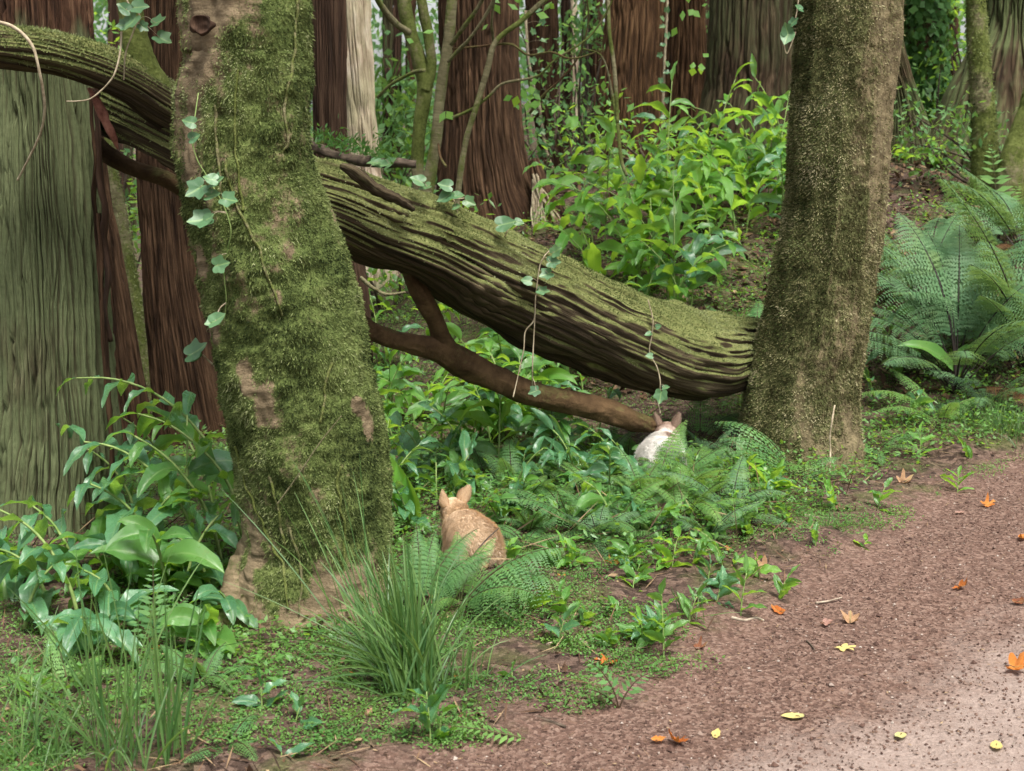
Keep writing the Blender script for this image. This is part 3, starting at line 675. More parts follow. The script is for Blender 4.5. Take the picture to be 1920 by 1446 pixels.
# --- tree fern far behind
tf = thing('tree_fern', onx(735, 14), 'dark tree fern with a crown of arching fronds glimpsed between trunks', 'tree fern')
c0 = at(735, 128, 14); gz = float(H(c0[0], 14))
V, F, UV, T = tube([[c0[0], 14, gz-.1, .13], [c0[0], 14, (gz+c0[2])/2, .09], [c0[0], 14, c0[2], .085]], 30, 40, d_cedar(.02, 4, 0, .3, 9)); put(mk('trunk', V, F, M['dark_cedar'], None, UV, T=T), tf)
q = Acc(); g = np.random.RandomState(3)
for P0, nn, s0 in ((c0-np.array([0, .05, .45]), 260, .18),):
    P = P0+g.normal(size=(nn, 3))*np.array([.13, .1, .3]); A = nrm(rdir(nn, g)+np.array([0, 0, -1.4])); B = nrm(np.cross(A, rdir(nn, g)))
    q.add(*cards(P, A, B, .25*(.5+g.rand(nn)), .03, g.rand(nn)))
put(q.build('hanging_leaves', M['canopy']), tf)
# ------------------------------------------------------------------ the fallen log
lg = thing('fallen_log', at(1400, 720, 6.7), 'huge weathered mossy log fallen from the brown tree up to the grey-green cedar', 'fallen tree')
def logrows(rows):
    return [[*at(x, (t+b)/2, D), .475*(b-t)*mpp(x, (t+b)/2, D)] for (x, t, b, D) in rows]
def d_log(c, sn, s, r):
    w = .5*fbm(c*1.2, sn*1.2, s*1.7, 3, 70)
    c2, s2 = c+.3*w, sn+.3*w
    a = np.exp(-(vn(c2*2.2, s2*2.2, s*.75, 71)/.10)**2); b = np.exp(-(vn(c2*5, s2*5, s*1.5, 72)/.15)**2); e = vn(c2*12, s2*12, s*1.1, 73)
    gate = sst(-.2, .35, vn(c*2, sn*2, s*2.6, 78)+.3*vn(c*5, sn*5, s*7, 84))
    d = -.026*a*gate-.011*b*(1-gate)+.02*np.maximum(0, fbm(c*4, sn*4, s*6, 3, 88))*sst(-.1, .5, sn)+.012*fbm(c*3, sn*3, s*7, 3, 85)+.008*e+.004*vn(c2*26, s2*26, s*2.2, 79)+.009*(1-2*np.abs(vn(c2*1.7, s2*1.7, s*.6, 83)))
    d = d+.02*vn(c*3, sn*3, s*5, 75)*np.maximum(0, -sn)            # crumbling underside
    d = d+.05*r*fbm(c*1.4, sn*1.4, s*1.2, 2, 76)*4*.5
    cut = sst(.2, .85, -sn)*sst(-.5, .2, -c)
    return d-.05*cut*(.5+.5*vn(s*1.7, 0, 0, 77))
mainrows = [(150, 108, 236, 5.62), (215, 142, 268, 5.45), (270, 166, 292, 5.28), (330, 196, 318, 5.15), (430, 242, 372, 5.15), (540, 284, 428, 5.22), (620, 306, 462, 5.3), (700, 332, 506, 5.42), (800, 368, 546, 5.55),
            (900, 416, 604, 5.72), (1000, 462, 650, 5.9), (1100, 512, 698, 6.08), (1200, 556, 746, 6.28), (1300, 582, 768, 6.5), (1350, 588, 752, 6.62), (1400, 597, 722, 6.75), (1450, 606, 690, 6.9)]
VL, FL, UL, TL = tube(logrows(mainrows), 300, 460, d_log)
NL = vnormals(VL, FL)
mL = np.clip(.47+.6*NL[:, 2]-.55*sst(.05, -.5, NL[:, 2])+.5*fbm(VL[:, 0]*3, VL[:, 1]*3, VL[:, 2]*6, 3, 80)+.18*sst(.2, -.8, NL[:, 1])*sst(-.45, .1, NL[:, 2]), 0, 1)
for (kx, ky, kD, kr, kh) in ((905, 560, 5.55, .11, .028), (745, 395, 5.3, .05, .02), (1120, 620, 5.9, .07, .02), (1010, 520, 5.75, .06, -.03), (835, 455, 5.42, .04, -.02)):      # knots and a swelling
    kp = at(kx, ky, kD); dd = np.linalg.norm(VL-kp, axis=1); VL = VL+NL*(kh*np.exp(-(dd/kr)**2)*(1+.25*np.cos(dd/kr*9)))[:, None]
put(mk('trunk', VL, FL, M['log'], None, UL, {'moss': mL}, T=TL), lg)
wl = sst(.45, .9, fmean(mL, FL))*np.where(NL[FL[:, 0], 1] < .35, 1, .3)
tufts(VL, FL, wl, 80000, .0085, .0034, M['moss'], lg, .15, .6, .7, 5, seed=11, tone=.16)
limbrows = [(-110, 52, 118, 4.75), (0, 54, 122, 4.8), (90, 62, 138, 4.85), (170, 86, 160, 4.9), (240, 116, 190, 4.95), (310, 160, 232, 5.02), (380, 200, 268, 5.08), (450, 240, 310, 5.12)]
V, F, UV, T = tube(logrows(limbrows), 160, 240, lambda c, sn, s, r: .7*d_log(c, sn, s, r)+.01)
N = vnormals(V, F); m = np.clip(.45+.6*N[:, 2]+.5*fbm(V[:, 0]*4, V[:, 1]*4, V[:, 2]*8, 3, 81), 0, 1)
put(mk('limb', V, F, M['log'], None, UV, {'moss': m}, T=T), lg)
tufts(V, F, sst(.45, .9, fmean(m, F)), 26000, .0095, .0034, M['moss'], lg, .15, .6, .7, 7, seed=12, tone=.1)
P = [[*at(290, 185, 5.0), 40*mpp(290, 185, 5)], [*at(268, 130, 5.0), 29*mpp(290, 185, 5)], [*at(254, 80, 5.0), 23*mpp(290, 185, 5)], [*at(244, 20, 5.0), 21*mpp(290, 185, 5)], [*at(238, -50, 5.02), 18*mpp(290, 185, 5)], [*at(234, -80, 5.02), 7*mpp(290, 185, 5)]]
V, F, UV, T = tube(P, 60, 90, d_smooth(.014, 0, .2, 31, .002))
put(mk('branch_stub', V, F, M['mossS'], None, UV, {'moss': mstem(V, vnormals(V, F))}, T=T), lg)
P = [[*at(640, 312, 5.1), .012], [*at(662, 322, 5.08), .022], [*at(700, 352, 5.14), .024], [*at(742, 372, 5.2), .016], [*at(775, 392, 5.28), .006]]
V, F, UV, T = tube(P, 20, 50, d_smooth(.01, 0, .2, 33)); put(mk('bark_flake', V, F, M['log'], None, UV, {'moss': np.full(len(V), .3)}, T=T), lg)
# strip of red bark hanging from the broken end
V, F, UV, T = tube([[*at(166, 165, 4.98), .006], [*at(182, 190, 4.97), .016], [*at(198, 228, 4.97), .017], [*at(212, 256, 4.98), .012], [*at(221, 280, 5.0), .003]], 12, 40, lambda c, sn, s, r: -.55*r*np.abs(c)+.2*r*vn(c*2, sn*2, s*30, 2))
put(mk('bark_strip', V, F, M['redstrip'], None, UV, T=T), lg)
# ------------------------------------------------------------------ brown fallen branch under the log
br = thing('fallen_branch', at(1000, 740, 5.9), 'smooth brown forked branch lying under the fallen log', 'branch')
def brt(name, pts, nu=40, f=.10):
    P = [[*at(x, y, D), .87*w*mpp(x, y, D)] for (x, y, w, D) in pts]
    V, F, UV, T = tube(P, nu, 40*len(pts), lambda c, sn, s, r: f*r*fbm(c*1.6, sn*1.6, s*7, 3, 5)*2.2+.06*r*fbm(c*4, sn*4, s*30, 2, 6))
    return put(mk(name, V, F, M['branch'], None, UV, {'moss': np.clip(.28+.6*fbm(V[:, 0]*6, V[:, 1]*6, V[:, 2]*6, 2, 5)+.2*vnormals(V, F)[:, 2], 0, 1)}, T=T), br)
brt('stem', [(1235, 800, 14, 6.2), (1190, 790, 22, 6.12), (1130, 770, 26, 6.02), (1000, 738, 26, 5.9), (920, 707, 28, 5.82), (860, 676, 31, 5.76), (820, 655, 27, 5.7), (770, 645, 21, 5.66), (700, 622, 20, 5.6), (600, 550, 18, 5.5), (460, 440, 17, 5.45), (330, 345, 18, 5.45), (255, 318, 17, 5.5), (205, 292, 18, 5.55), (176, 262, 17, 5.62), (150, 220, 12, 5.7)], 44)
brt('fork', [(850, 672, 24, 5.74), (832, 640, 20, 5.7), (815, 600, 19, 5.66), (795, 565, 20, 5.62), (776, 530, 19, 5.6), (765, 500, 17, 5.6)], 36)
dt = thing('dead_branch', at(690, 300, 7.6), 'blackish twiggy branch poking out horizontally above the log', 'branch')
P = [[*at(x, y, 7.7), w*mpp(x, y, 7.7)] for (x, y, w) in ((580, 272, 10), (630, 292, 9), (680, 302, 10), (730, 305, 9), (780, 308, 7))]
V, F, UV, T = tube(P, 16, 60, lambda c, sn, s, r: .3*r*fbm(c*2, sn*2, s*14, 2, 5)); put(mk('stem', V, F, M['dark_twig'], None, UV, T=T), dt)
q = Acc(); g = np.random.RandomState(5); n = 420; t = g.rand(n)
P = np.array([at(590+150*a, 270+38*a-16*abs(g.normal()), 7.65+.15*g.normal()) for a in t]); A = nrm(rdir(n, g)+np.array([.2, 0, .6])); q.add(*cards(P, A, nrm(np.cross(A, rdir(n, g))), .03+.03*g.rand(n), .012, g.rand(n)*.4)); put(q.build('moss', M['canopy']), dt)['kind'] = 'stuff'
# ------------------------------------------------------------------ leafy plants
TT9 = np.linspace(0, 1, 10); UU5 = np.array([-1, -.5, 0, .5, 1.])
_i = np.arange(9)[:, None]*5+np.arange(4)[None]
LF = np.stack([_i, _i+1, _i+6, _i+5], -1).reshape(-1, 4)
LUV = np.stack([np.repeat((UU5*.5+.5)[None], 10, 0), np.repeat(TT9[:, None], 5, 1)], -1).reshape(-1, 2)
def blade(acc, P, d, N, L, W, sag, fold, wave, rnd, ph=0., pw=.8, twist=0.):
    d = nrm(d); a = nrm(np.cross(d, N)); pts = [np.array(P, float)]; ds = [d]; st = L/9
    for i in range(9):
        d = nrm(d+np.array([0, 0, -1.])*sag/9*(1.0 if d[2] > -.93 else 0.1)); pts.append(pts[-1]+d*st); ds.append(d)
    C = np.array(pts); D = np.array(ds)
    Aa = nrm(a-D*(D @ a)[:, None]); Nn = np.cross(Aa, D)
    if twist:
        tw = twist*TT9[:, None]; Aa, Nn = Aa*np.cos(tw)+Nn*np.sin(tw), Nn*np.cos(tw)-Aa*np.sin(tw)
    w = W*.5*np.sin(PI*np.clip(TT9, .0, 1)**.78)**pw; w[0] = W*.06; w[-1] = .0004
    au = np.abs(UU5)
    V = C[:, None]+Aa[:, None]*(w[:, None]*UU5[None])[..., None]+Nn[:, None]*(w[:, None]*(fold*au[None]+wave*au[None]*np.sin(TT9[:, None]*(11+ph)+ph+UU5[None]*1.7)))[..., None]
    acc.add(V.reshape(-1, 3), LF, LUV, rnd)
def ginger(name, label, base, h, az, arch, n, L, W, mat, seed, group=None, phi0=.1, sag=(.8, 2.1), t0=.2, cat='plant', stemr=.006, spread=.8):
    g = np.random.RandomState(seed); az = math.radians(az)
    hd = np.array([math.cos(az), math.sin(az), 0]); sv = np.array([-math.sin(az), math.cos(az), 0])
    k = 24; C = [np.array(base, float)+np.array([0, 0, -.02])]; Tn = []
    for i in range(k):
        f = phi0+arch*(i/k)**1.5; d = hd*math.sin(f)+np.array([0, 0, math.cos(f)])+.03*g.normal(size=3); d = nrm(d); Tn.append(d); C.append(C[-1]+d*h/k)
    Tn.append(Tn[-1]); C = np.array(C); Tn = np.array(Tn)
    r = thing(name, base, label, cat, group)
    V, F, UV, T = tube(np.concatenate([C[::3], np.linspace(stemr, stemr*.45, len(C[::3]))[:, None]], 1), 6, 22)
    put(mk('stem', V, F, M['stem'], None, UV, T=T), r)
    q = Acc()
    for j in range(n):
        t = t0+(1-t0)*(j+.3*g.rand())/max(1, n-1); t = min(t, 1.0); i = min(k, int(t*k)); sd = 1 if j % 2 else -1
        last = j >= n-1
        d = nrm(Tn[i]*(.5+.3*g.rand())+sv*sd*spread*(.8+.4*g.rand())*(0.15 if last else 1)+np.array([0, 0, .18])+.22*g.normal(size=3))
        up = np.array([0, 0, 1.])+.35*g.normal(size=3)+hd*.3
        N = nrm(up-d*np.dot(up, d)); sc = (.65+.35*math.sin(PI*min(1, t*1.05)))*(.8+.4*g.rand())
        blade(q, C[i], d, N, L*sc, W*sc*(.85+.3*g.rand()), g.uniform(*sag), .22+.30*g.rand(), .14+.26*g.rand(), float(np.clip(.5+.3*g.normal(), 0, 1)), g.rand()*6, .8, g.normal()*.35)
    put(q.build('foliage', M[mat]), r)
    return r
def copy_tree(o, parent=None):
    c = o.copy(); COL.objects.link(c)
    if parent is not None: c.parent = parent
    for ch in list(o.children): copy_tree(ch, c)
    return c
# a label that singles a plant out by what it stands next to
used = set()
def near_label(head, px, py, anchors, tail=''):
    o = sorted(anchors, key=lambda a: math.hypot(a[0]-px, (a[1]-py)*1.3))
    c = []
    for i in range(min(6, len(o))):
        a = o[i]; dx, dy = px-a[0], py-a[1]
        rel = ('left of' if dx < 0 else 'right of') if abs(dx) > abs(dy) else ('below' if dy > 0 else 'above')
        c.append((i, f'{head} {rel} {a[2]}'))
    for i in range(min(5, len(o))):
        for j in range(i+1, min(6, len(o))): c.append((3+i+j, f'{head} between {o[i][2]} and {o[j][2]}'))
    for _, s in sorted(c, key=lambda z: z[0]):
        if s not in used and len(s.split()) <= 16: used.add(s); return s
    return c[0][1]
def words(h, big, az, g, pool):
    a = 'tall' if h > big else ('knee-high' if h > big*.62 else 'low')
    az = az % 360
    b = 'arching left' if 120 < az < 240 else ('arching right' if az < 60 or az > 300 else ('leaning back' if az < 180 else 'leaning forward'))
    return a, b
# --- bright bank of ginger behind the log
AB = [(1230, 180, 'the tallest bank shoots'), (1130, 250, 'the orange-brown ridged trunk'), (1060, 330, 'the redwood flare'), (1400, 280, 'the grey-brown trunk'), (1480, 330, 'the brown mossy trunk'), (1260, 320, 'the squeezed orange trunk'),
      (1050, 430, 'the large ivy leaf on the log'), (1180, 520, 'the log\'s upper edge'), (1330, 560, 'the log\'s low end'), (1420, 520, 'the small fern by the brown trunk'), (1350, 440, 'the bare litter patch'), (1130, 380, 'the middle of the leafy bank'), (1260, 440, 'the pale upright stem')]
g0 = np.random.RandomState(21)
def zone(n, fpx, fD, hh, LL, WW, mats, anchors, head, group, big, nm='ginger_plant', nn=(7, 12), archr=(.5, 1.4)):
    for i in range(n):
        px = fpx(g0); D = fD(g0, px); b = onx(px, D)
        h = g0.uniform(*hh); az = g0.choice([180, 0, 200, 340, 270, 250, 290, 160, 20, 90])+g0.normal()*20
        a, l = words(h, big, az, g0, None); py = 723-FPX*math.tan(math.atan2(b[2]+h*.6-CAMZ, D)+PITCH)
        s = near_label(f'{a} {head} {l}', px, py, anchors)
        ginger(nm, s, b, h, az, g0.uniform(*archr), int(g0.randint(*nn)), g0.uniform(*LL), g0.uniform(*WW), mats[g0.randint(len(mats))], 1000+i+int(D*50), group)
def bank_px(g):
    return g.choice([g.uniform(1075, 1300), g.uniform(1100, 1485), g.uniform(1250, 1485)])
zone(56, bank_px, lambda g, px: g.uniform(7.9, 10.4) if px < 1330 else g.uniform(9.2, 11.0), (.38, .85), (.2, .29), (.058, .09), ['ginger_lime', 'ginger', 'ginger', 'ginger_lime', 'ginger_blue'], AB, 'bright ginger shoot', 'ginger shoots on the bank behind the log', .68)
for i, (px, D, h, az, arch) in enumerate([(1262, 8.0, .95, 95, .25), (1250, 8.3, 1.0, 180, 1.3), (1190, 8.4, .95, 200, 1.3), (1330, 8.9, .95, 160, .9), (1240, 9.5, 1.05, 80, .3), (1310, 9.8, 1.0, 30, .4), (1125, 8.3, .75, 190, 1.4), (1440, 9.9, .9, 60, .5), (1470, 10.2, .95, 150, .6), (1370, 9.4, .7, 200, 1.0), (1160, 7.7, .55, 200, 1.1), (1120, 7.6, .45, 230, 1.0)]):
    ginger('ginger_plant', ['leafy ginger stem standing straight up in the middle of the bright bank', 'ginger stem arching far left with lime leaves in the bank centre', 'lime ginger arching left in front of the ridged orange trunk', 'lime ginger leaning left under the grey-brown trunk',
        'tallest upright ginger shoot with a whitish top leaf before the orange trunk', 'tall ginger shoot against the squeezed orange-brown trunk', 'low lime ginger drooping left near the redwood flare', 'ginger shoot climbing along the left edge of the brown trunk',
        'pale-leaved ginger shoot high beside the brown trunk', 'lime ginger arching left above the bare litter patch', 'lime ginger hugging the upper edge of the log', 'big-leaved lime ginger just over the log near the large ivy leaf'][i],
        onx(px, D), h, az, arch, 10+i % 3, .31, .078, 'ginger_lime' if i % 4 else 'ginger', 500+i, 'ginger shoots on the bank behind the log')
# --- under and in front of the log
UB = [(860, 900, 'the tawny rabbit'), (1230, 800, 'the white rabbit'), (850, 660, 'the branch fork'), (720, 700, 'the mossy trunk'), (1000, 640, 'the hanging ivy stem'), (1150, 790, 'the buried end of the brown branch'), (745, 880, 'the curled lime leaf'),
      (930, 780, 'the middle of the brown branch'), (1040, 800, 'the feathery upright fern'), (780, 560, 'the branch stub'), (1200, 700, 'the log\'s dark underside'), (940, 880, 'the tall ginger beyond the rabbit'), (1100, 880, 'the grassy gap'), (700, 570, 'the pale trunk\'s foot')]
zone(44, lambda g: g.choice([g.uniform(680, 1010), g.uniform(700, 1190)]), lambda g, px: g.uniform(6.3, 8.4), (.25, .55), (.17, .25), (.05, .07), ['ginger', 'ginger', 'ginger_lime', 'ginger_blue'], UB, 'green ginger', 'ginger plants under the fallen log', .42, archr=(.5, 1.3))
zone(24, lambda g: g.uniform(715, 1200), lambda g, px: g.uniform(5.15, 6.4), (.14, .34), (.12, .20), (.034, .052), ['ginger', 'ginger_blue', 'ginger_blue', 'ginger'], UB, 'leafy ginger', 'ginger plants in front of the brown branch', .3, archr=(.4, 1.2))
for i, (px, py, h, az, arch, n, L, W, mt) in enumerate([(935, 905, .46, 90, .3, 9, .26, .07, 'ginger'), (870, 880, .36, 190, .9, 8, .22, .06, 'ginger_blue'), (1000, 900, .34, 20, .8, 8, .22, .055, 'ginger'), (800, 900, .3, 200, .8, 7, .22, .08, 'ginger_blue'), (960, 720, .42, 60, .4, 6, .3, .10, 'ginger_blue'),
                                                 (745, 860, .34, 180, .8, 8, .22, .06, 'ginger'), (1130, 880, .26, 200, .9, 8, .18, .05, 'ginger'), (1065, 900, .3, 160, .7, 8, .2, .055, 'ginger_blue'), (845, 960, .26, 30, .6, 7, .2, .075, 'ginger_blue')]):
    b = gnd(px, py)
    ginger('ginger_plant', ['upright ginger with a pale stem behind the tawny rabbit', 'ginger bending left above the tawny rabbit\'s ears', 'ginger with long raised leaf right of the pale upright stem', 'broad-leaved ginger against the mossy trunk above the tawny rabbit', 'very broad dark ginger leaves under the hanging ivy stem',
        'ginger tucked against the right flank of the mossy trunk', 'low ginger in front of the buried end of the brown branch', 'ginger beside the feathery upright fern', 'broad-leaved ginger directly behind the tawny rabbit'][i], b, h, az, arch, n, L, W, mt, 700+i, 'ginger plants in front of the brown branch')
# --- far bank behind the log on the left and mid gaps
# --- big ginger on the left
LB = [('big ginger arching left high across the red trunks beside the mossy trunk', 452, 5.0, .98, 180, 1.65, 12, .26, .075, 'ginger_blue'),
      ('big ginger sweeping left to the foot of the grey-green cedar', 372, 4.62, .70, 178, 1.5, 11, .30, .085, 'ginger_blue'),
      ('ginger with one huge leaf standing up before the leaning red trunk', 345, 4.8, .55, 100, .3, 5, .34, .105, 'ginger_blue'),
      ('ginger with two hanging lime leaves left of the mossy trunk', 410, 4.7, .62, 190, 1.0, 9, .28, .09, 'ginger'),
      ('ginger arching left from the mossy trunk at mid height', 462, 4.85, .72, 185, 1.3, 10, .25, .08, 'ginger'),
      ('ginger stem leaning out of the frame at the lower left edge', 130, 4.15, .48, 172, 1.2, 7, .22, .085, 'ginger_blue'),
      ('low broad-leaved ginger covering the cedar foot', 130, 4.55, .34, 170, 1.0, 9, .28, .09, 'ginger_blue'),
      ('low ginger fanning right of the cedar foot', 235, 4.5, .36, 30, .8, 9, .28, .09, 'ginger'),
      ('broad-leaved ginger crowding the foot of the mossy trunk on its left', 330, 4.35, .34, 40, .9, 9, .28, .10, 'ginger_blue'),
      ('ginger with wide drooping leaves in the middle of the left thicket', 290, 4.6, .46, 200, 1.1, 10, .3, .10, 'ginger_blue'),
      ('ginger with long level leaves in front of the red trunk', 400, 5.2, .60, 150, 1.2, 10, .27, .08, 'ginger'),
      ('small ginger at the lower left edge below the leaning stem', 20, 4.1, .26, 10, .8, 7, .22, .08, 'ginger_blue'),
      ('low ginger spreading left over the bottom-left turf', 75, 4.3, .30, 190, 1.2, 8, .26, .085, 'ginger_blue'),
      ('dark ginger tucked between cedar foot and leaning red trunk', 250, 5.2, .42, 200, 1.0, 9, .25, .075, 'ginger_blue'),
      ('leafy ginger low against the mossy trunk\'s left root', 385, 4.42, .28, 170, 1.0, 8, .24, .09, 'ginger'),
      ('ginger filling the dark gap under the red trunk', 330, 5.5, .5, 210, .9, 9, .26, .08, 'ginger_blue'),
      ('low wide-leaved ginger right in front of the left thicket', 210, 4.22, .24, 210, 1.0, 8, .26, .09, 'ginger_blue'),
      ('ginger leaning toward the camera below the huge upright leaf', 300, 4.35, .36, 265, .9, 8, .28, .095, 'ginger')]
for i, (lab, px, D, h, az, arch, n, L, W, mt) in enumerate(LB):
    ginger('ginger_plant', lab, onx(px, D), h, az, arch, n, L*.80, W*.78, mt, 800+i, 'big ginger plants on the left', sag=(.8, 2.0), stemr=.0075)
# --- right side broad leaves between brown trunk and fern clump
for i, (px, py, h, az, arch, n, L, W, mt, lab) in enumerate([(1790, 745, .30, 90, .2, 4, .36, .075, 'ginger', 'plant with long strap leaves hanging in front of the big fern clump'), (1690, 720, .22, 160, .8, 7, .18, .05, 'ginger_blue', 'low plant right of the brown trunk\'s foot'),
        (1660, 660, .30, 30, .8, 7, .2, .055, 'ginger_blue', 'leafy plant in the dark gap behind the brown trunk\'s right side'), (1700, 800, .18, 20, .7, 6, .15, .045, 'ginger_blue', 'small plant between the brown trunk and the grass cushion'), (1640, 760, .2, 180, .6, 6, .16, .05, 'ginger_blue', 'small plant touching the brown trunk\'s right root'),
        (1400, 230, .35, 200, .9, 7, .2, .055, 'ginger_lime', 'pale broad plant beside the ivy-clad trunk'), (1750, 320, .2, 20, .9, 8, .16, .055, 'ginger_lime', 'sunlit low plant in the clearing behind the brown trunk'), (1700, 310, .2, 200, .9, 8, .16, .055, 'ginger_lime', 'lime low plant just right of the brown trunk in the clearing')]):
    b = gnd(px, py) if py > 300 else onx(1745, 11.6)
    ginger('broadleaf_plant', lab, b, h, az, arch, n, L, W, mt, 900+i)
# --- seedlings on the verge
SD = [(1245, 1240, .21, 100, .25, 9, .075, .034, 'ginger', 'tallest seedling at the edge of the red path with paired round leaves'),
      (1388, 1160, .16, 60, .5, 6, .11, .034, 'ginger', 'seedling with two thick stems beside the pale curved twig'),
      (1460, 1128, .10, 30, .8, 6, .09, .028, 'ginger', 'small seedling right of the two-stemmed seedling'),
      (1566, 960, .13, 160, .5, 6, .10, .03, 'ginger_lime', 'bright seedling in front of the brown mossy trunk'),
      (1645, 965, .13, 40, .7, 6, .09, .03, 'ginger', 'seedling at the red path edge right of the brown trunk'),
      (1616, 1032, .06, 20, .9, 5, .06, .022, 'ginger_lime', 'tiny lime seedling alone on the red gravel edge'),
      (1530, 1030, .10, 150, .5, 5, .07, .024, 'ginger', 'thin seedling with one raised leaf near the gravel edge'),
      (1795, 925, .10, 70, .7, 7, .09, .028, 'ginger_lime', 'limy seedling low on the right by the path edge'),
      (1725, 865, .14, 80, .4, 5, .10, .034, 'ginger_lime', 'seedling with one yellow-lit raised leaf right of the brown trunk'),
      (1820, 870, .11, 170, .7, 6, .09, .03, 'ginger', 'seedling at the edge of the grass cushion on the right'),
      (1430, 950, .15, 30, .8, 6, .16, .06, 'ginger_lime', 'wide-leaved seedling lying out right below the brown trunk'),
      (1065, 1165, .11, 150, .5, 7, .09, .036, 'ginger', 'dark glossy seedling below the rabbit fern'),
      (1090, 1180, .08, 20, .6, 5, .07, .03, 'ginger', 'small seedling with a yellow leaf under the glossy seedling'),
      (990, 1150, .07, 40, .9, 4, .12, .03, 'ginger_lime', 'seedling with one bright leaf pointing right near the rabbit'),
      (1160, 1160, .08, 180, .9, 7, .07, .024, 'ginger', 'low tangled seedling left of the tallest seedling'),
      (1290, 1180, .12, 30, .5, 7, .09, .018, 'ginger', 'narrow-leaved seedling just right of the tallest seedling'),
      (808, 1405, .16, 110, .4, 7, .10, .055, 'ginger_blue', 'round-leaved seedling in front of the grass tuft'),
      (822, 1400, .10, 60, .3, 3, .06, .02, 'ginger_lime', 'thin pale shoot right of the round-leaved seedling'),
      (492, 1345, .09, 100, .4, 4, .095, .042, 'ginger_blue', 'two-leaved seedling by the mossy trunk\'s front root'),
      (552, 1375, .08, 40, .4, 3, .085, .036, 'ginger_blue', 'upright seedling above the small orange leaf'),
      (528, 1440, .05, 90, .2, 2, .085, .034, 'ginger_blue', 'seedling with a single hanging leaf at the bottom edge'),
      (960, 1290, .06, 90, .6, 3, .05, .026, 'ginger', 'tiny seedling beside the pale bent twig'),
      (1350, 1010, .10, 180, .7, 7, .10, .034, 'ginger', 'leafy seedling on the verge below the white rabbit'),
      (1230, 1010, .09, 170, .8, 7, .09, .03, 'ginger', 'seedling under the dark dead leaf'),
      (1300, 1065, .09, 10, .7, 7, .09, .03, 'ginger', 'seedling amid the verge turf above the tallest seedling'),
      (1180, 1075, .08, 200, .7, 7, .08, .03, 'ginger_blue', 'bluish seedling left of the verge centre'),
      (1385, 885, .12, 20, .7, 7, .12, .04, 'ginger', 'seedling at the brown trunk\'s left root'),
      (60, 1330, .10, 100, .6, 6, .09, .03, 'ginger', 'seedling in the turf at the bottom-left edge'),
      (395, 1250, .09, 100, .6, 6, .08, .026, 'ginger_lime', 'seedling in the turf left of the mossy trunk\'s foot'),
      (1480, 985, .08, 170, .6, 6, .08, .028, 'ginger', 'low seedling in the litter before the brown trunk')]
for i, (px, py, h, az, arch, n, L, W, mt, lab) in enumerate(SD):
    ginger('seedling', lab, gnd(px, py), h, az, arch, n, L, W, mt, 300+i, 'seedlings on the verge', .08, (.2, .9), .25, 'seedling', .0032, .9)
# curled lime leaf against the mossy trunk
cl = thing('curled_leaf_shoot', gnd(775, 985), 'bright lime rolled leaf shoot leaning against the mossy trunk\'s right side', 'plant')
q = Acc(); b = gnd(778, 985)+np.array([0, -.1, 0])
tp = at(726, 850, b[1])
for k in range(3):
    blade(q, b+np.array([-.01+.010*k, -.004*k, .03]), nrm(tp-b)+np.array([.07*k, -.04*k, 0]), np.array([.35-.3*k, -1, .2]), .30-.05*k, .085, .05, .7, .05, .9-.2*k, k)
put(q.build('foliage', M['ginger_lime']), cl)
V, F, UV, T = tube([[*(b+np.array([.02, 0, -.1])), .006], [*b, .006], [*(b+np.array([-.03, 0, .03])), .006]], 6, 10); put(mk('stem', V, F, M['stem'], None, UV, T=T), cl)
# ------------------------------------------------------------------ ferns
def frond(P, az, L, el, curl, n, wm, m, seed, stip=.18, droop=.5, thick=.0016, pf=1.0):
    g = np.random.RandomState(seed); az = math.radians(az); hd = np.array([math.cos(az), math.sin(az), 0]); sv = np.array([-math.sin(az), math.cos(az), 0])
    K = 40; C = [np.array(P, float)]; D = []
    for i in range(K):
        e = el-curl*(i/K)**1.2; d = hd*math.cos(e)+np.array([0, 0, math.sin(e)]); D.append(d); C.append(C[-1]+d*L/K)
    D.append(D[-1]); C = np.array(C); D = np.array(D)
    q = Acc()
    V, F, UV, T = tube(np.concatenate([C[::4], np.linspace(thick*1.6, thick*.5, len(C[::4]))[:, None]], 1), 5, 22, close=False); q.add(V, F, UV, -.5)
    Ps, As, Bs, Ls, Ws, rs = [], [], [], [], [], []
    for j in range(n):
        t = stip+(1-stip)*(j+.5)/n; i = int(t*K); d = D[i]; up = nrm(np.cross(d, sv)*np.sign(np.cross(d, sv)[2]+1e-6)); x = (t-stip)/(1-stip)
        w = wm*L*(min(1, .35+3.2*x)*(1-x)**.75+.02)
        for s in (-1, 1):
            a = nrm(sv*s*1.0+d*.42+up*.05+.06*g.normal(size=3)); rn = float(np.clip(.5+.25*g.normal(), 0, 1))
            if m == 0:
                Ps.append(C[i]); As.append(nrm(a-np.array([0, 0, droop*.3]))); Bs.append(d); Ls.append(w); Ws.append(min(w*.28, L/n*.95)); rs.append(rn)
            else:
                tt = (np.arange(m)+.6)/m; pp = C[i]+a*(tt*w)[:, None]+np.array([0, 0, -1.])*(droop*w*tt**2)[:, None]
                ax = nrm(a[None]+np.array([0, 0, -2*droop])*tt[:, None]); pl = pf*min(w*.34, L/n*.85)*(1-tt*.8)*g.uniform(.75, 1.25, m)+.003
                bx = nrm(np.cross(ax, np.cross(d, a)*s))  # in-plane across
                bx = nrm(d-ax*(ax @ d)[:, None])
                for s2 in (-1, 1):
                    Ps.extend(pp); As.extend(nrm(bx*s2+ax*.45)); Bs.extend(ax); Ls.extend(pl*1.1); Ws.extend(np.minimum(pl*.5, w/m*1.2)); rs.extend([rn]*m)
    q.add(*cards(np.array(Ps), np.array(As), np.array(Bs), np.array(Ls), np.array(Ws), np.array(rs), .4))
    return q
